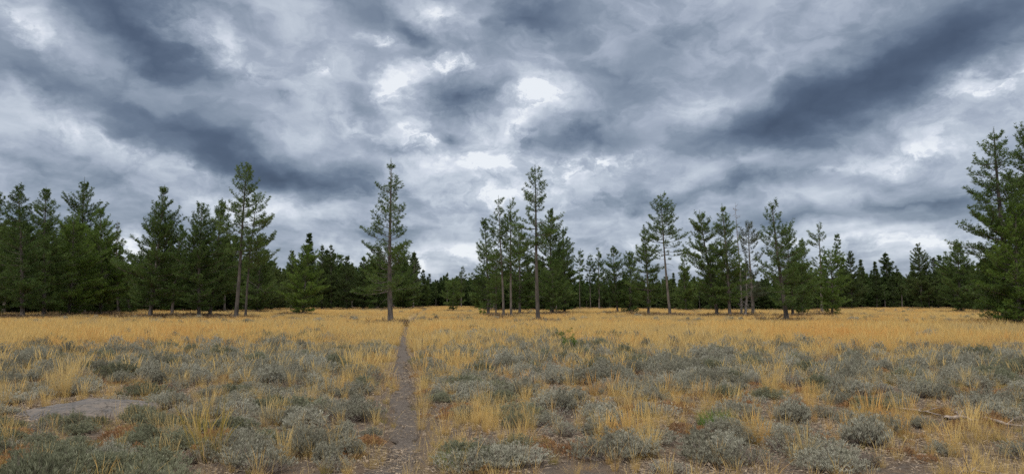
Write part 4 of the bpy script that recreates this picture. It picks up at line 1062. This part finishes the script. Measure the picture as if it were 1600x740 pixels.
    n4 = noise(w2, 15.0, 6, .62, (1, 1.3, 1), 0.0, (9, 4, 0))     # ragged edges of the breaks
    br = N.new('ShaderNodeMapRange'); L.new(n4.outputs['Fac'], br.inputs[0]); br.interpolation_type = 'SMOOTHSTEP'; br.inputs[1].default_value = .40; br.inputs[2].default_value = .58; br.inputs[3].default_value = .28; br.inputs[4].default_value = 1.2
    v = M('MULTIPLY_ADD', pos, br.outputs[0], SKYB)
    v = M('ADD', v, M('MULTIPLY', neg, M('MULTIPLY_ADD', n2.outputs['Fac'], 1.2, .40)))
    v = M('MULTIPLY_ADD', M('SUBTRACT', n1.outputs['Fac'], .5), .68, v)
    sm = N.new('ShaderNodeMapRange'); sm.interpolation_type = 'SMOOTHSTEP'; L.new(n2.outputs['Fac'], sm.inputs[0]); sm.inputs[1].default_value = .39; sm.inputs[2].default_value = .60; sm.inputs[3].default_value = -.07; sm.inputs[4].default_value = .07
    v = M('ADD', v, sm.outputs[0])
    v = M('MULTIPLY_ADD', M('SUBTRACT', n2.outputs['Fac'], .5), .25, v)
    v = M('MULTIPLY_ADD', M('SUBTRACT', n3.outputs['Fac'], .5), .2, v)
    rp = ramp(N, [(0.0, (.047, .068, .115)), (.24, (.080, .112, .175)), (.42, (.142, .187, .265)), (.56, (.245, .30, .385)), (.69, (.38, .435, .535)), (.81, (.53, .59, .68)), (.92, (.68, .73, .82)), (1, (.86, .90, .95))])
    L.new(M('MULTIPLY_ADD', v, .84, .16), rp.inputs[0])
    # overcast dome is brighter overhead (outside the photograph's frame)
    up = N.new('ShaderNodeMapRange'); L.new(sx.outputs[2], up.inputs[0]); up.inputs[1].default_value = .42; up.inputs[2].default_value = .85; up.inputs[3].default_value = 1.0; up.inputs[4].default_value = UPK
    wf = N.new('ShaderNodeMapRange'); L.new(sx.outputs[2], wf.inputs[0]); wf.inputs[1].default_value = .42; wf.inputs[2].default_value = .62
    wm = N.new('ShaderNodeMix'); wm.data_type = 'RGBA'; L.new(wf.outputs[0], wm.inputs['Factor']); L.new(rp.outputs[0], wm.inputs['A']); wm.inputs['B'].default_value = (.46, .44, .41, 1)
    ml = N.new('ShaderNodeVectorMath'); ml.operation = 'SCALE'; L.new(wm.outputs['Result'], ml.inputs[0]); L.new(up.outputs[0], ml.inputs['Scale'])
    bgc = N.new('ShaderNodeBackground'); L.new(ml.outputs[0], bgc.inputs[0]); bgc.inputs[1].default_value = 1.0
    sky = N.new('ShaderNodeTexSky'); sky.sky_type = 'NISHITA'; sky.sun_disc = False; sky.sun_elevation = R(SUN_EL); sky.sun_rotation = R(SUN_AZ)
    bgs = N.new('ShaderNodeBackground'); L.new(sky.outputs[0], bgs.inputs[0]); bgs.inputs[1].default_value = 0.1
    cov = N.new('ShaderNodeMixShader'); cov.inputs[0].default_value = .93   # cloud cover
    L.new(bgs.outputs[0], cov.inputs[1]); L.new(bgc.outputs[0], cov.inputs[2]); L.new(cov.outputs[0], out.inputs[0])
    w.cycles.sampling_method = 'MANUAL'; w.cycles.sample_map_resolution = 512
SKYB = 0.63
UPK = 4.4
build_world()
sd = bpy.data.lights.new('sun', 'SUN'); sd.energy = 1.5; sd.angle = R(14); sd.color = (1, .95, .88)
so = bpy.data.objects.new('sun', sd); COL.objects.link(so)
dv = Vector((math.sin(R(SUN_AZ)) * math.cos(R(SUN_EL)), math.cos(R(SUN_AZ)) * math.cos(R(SUN_EL)), math.sin(R(SUN_EL))))
so.rotation_euler = dv.to_track_quat('Z', 'Y').to_euler(); so.location = dv * 60

cam = bpy.data.cameras.new('camera'); co = bpy.data.objects.new('camera', cam); COL.objects.link(co)
co.location = (0, 0, CAMH); co.rotation_euler = (R(90) + PITCH, 0, 0)
cam.sensor_fit = 'HORIZONTAL'; cam.sensor_width = 36; cam.lens = 36 * FPX / 1600; cam.clip_start = .05; cam.clip_end = 9000
SC.camera = co
SC.view_settings.view_transform = 'Standard'; SC.view_settings.look = 'None'; SC.view_settings.exposure = 0; SC.view_settings.gamma = 1
SC.render.engine = 'CYCLES'
SC.cycles.max_bounces = 5; SC.cycles.diffuse_bounces = 3; SC.cycles.glossy_bounces = 1; SC.cycles.transmission_bounces = 3
SC.cycles.use_denoising = False
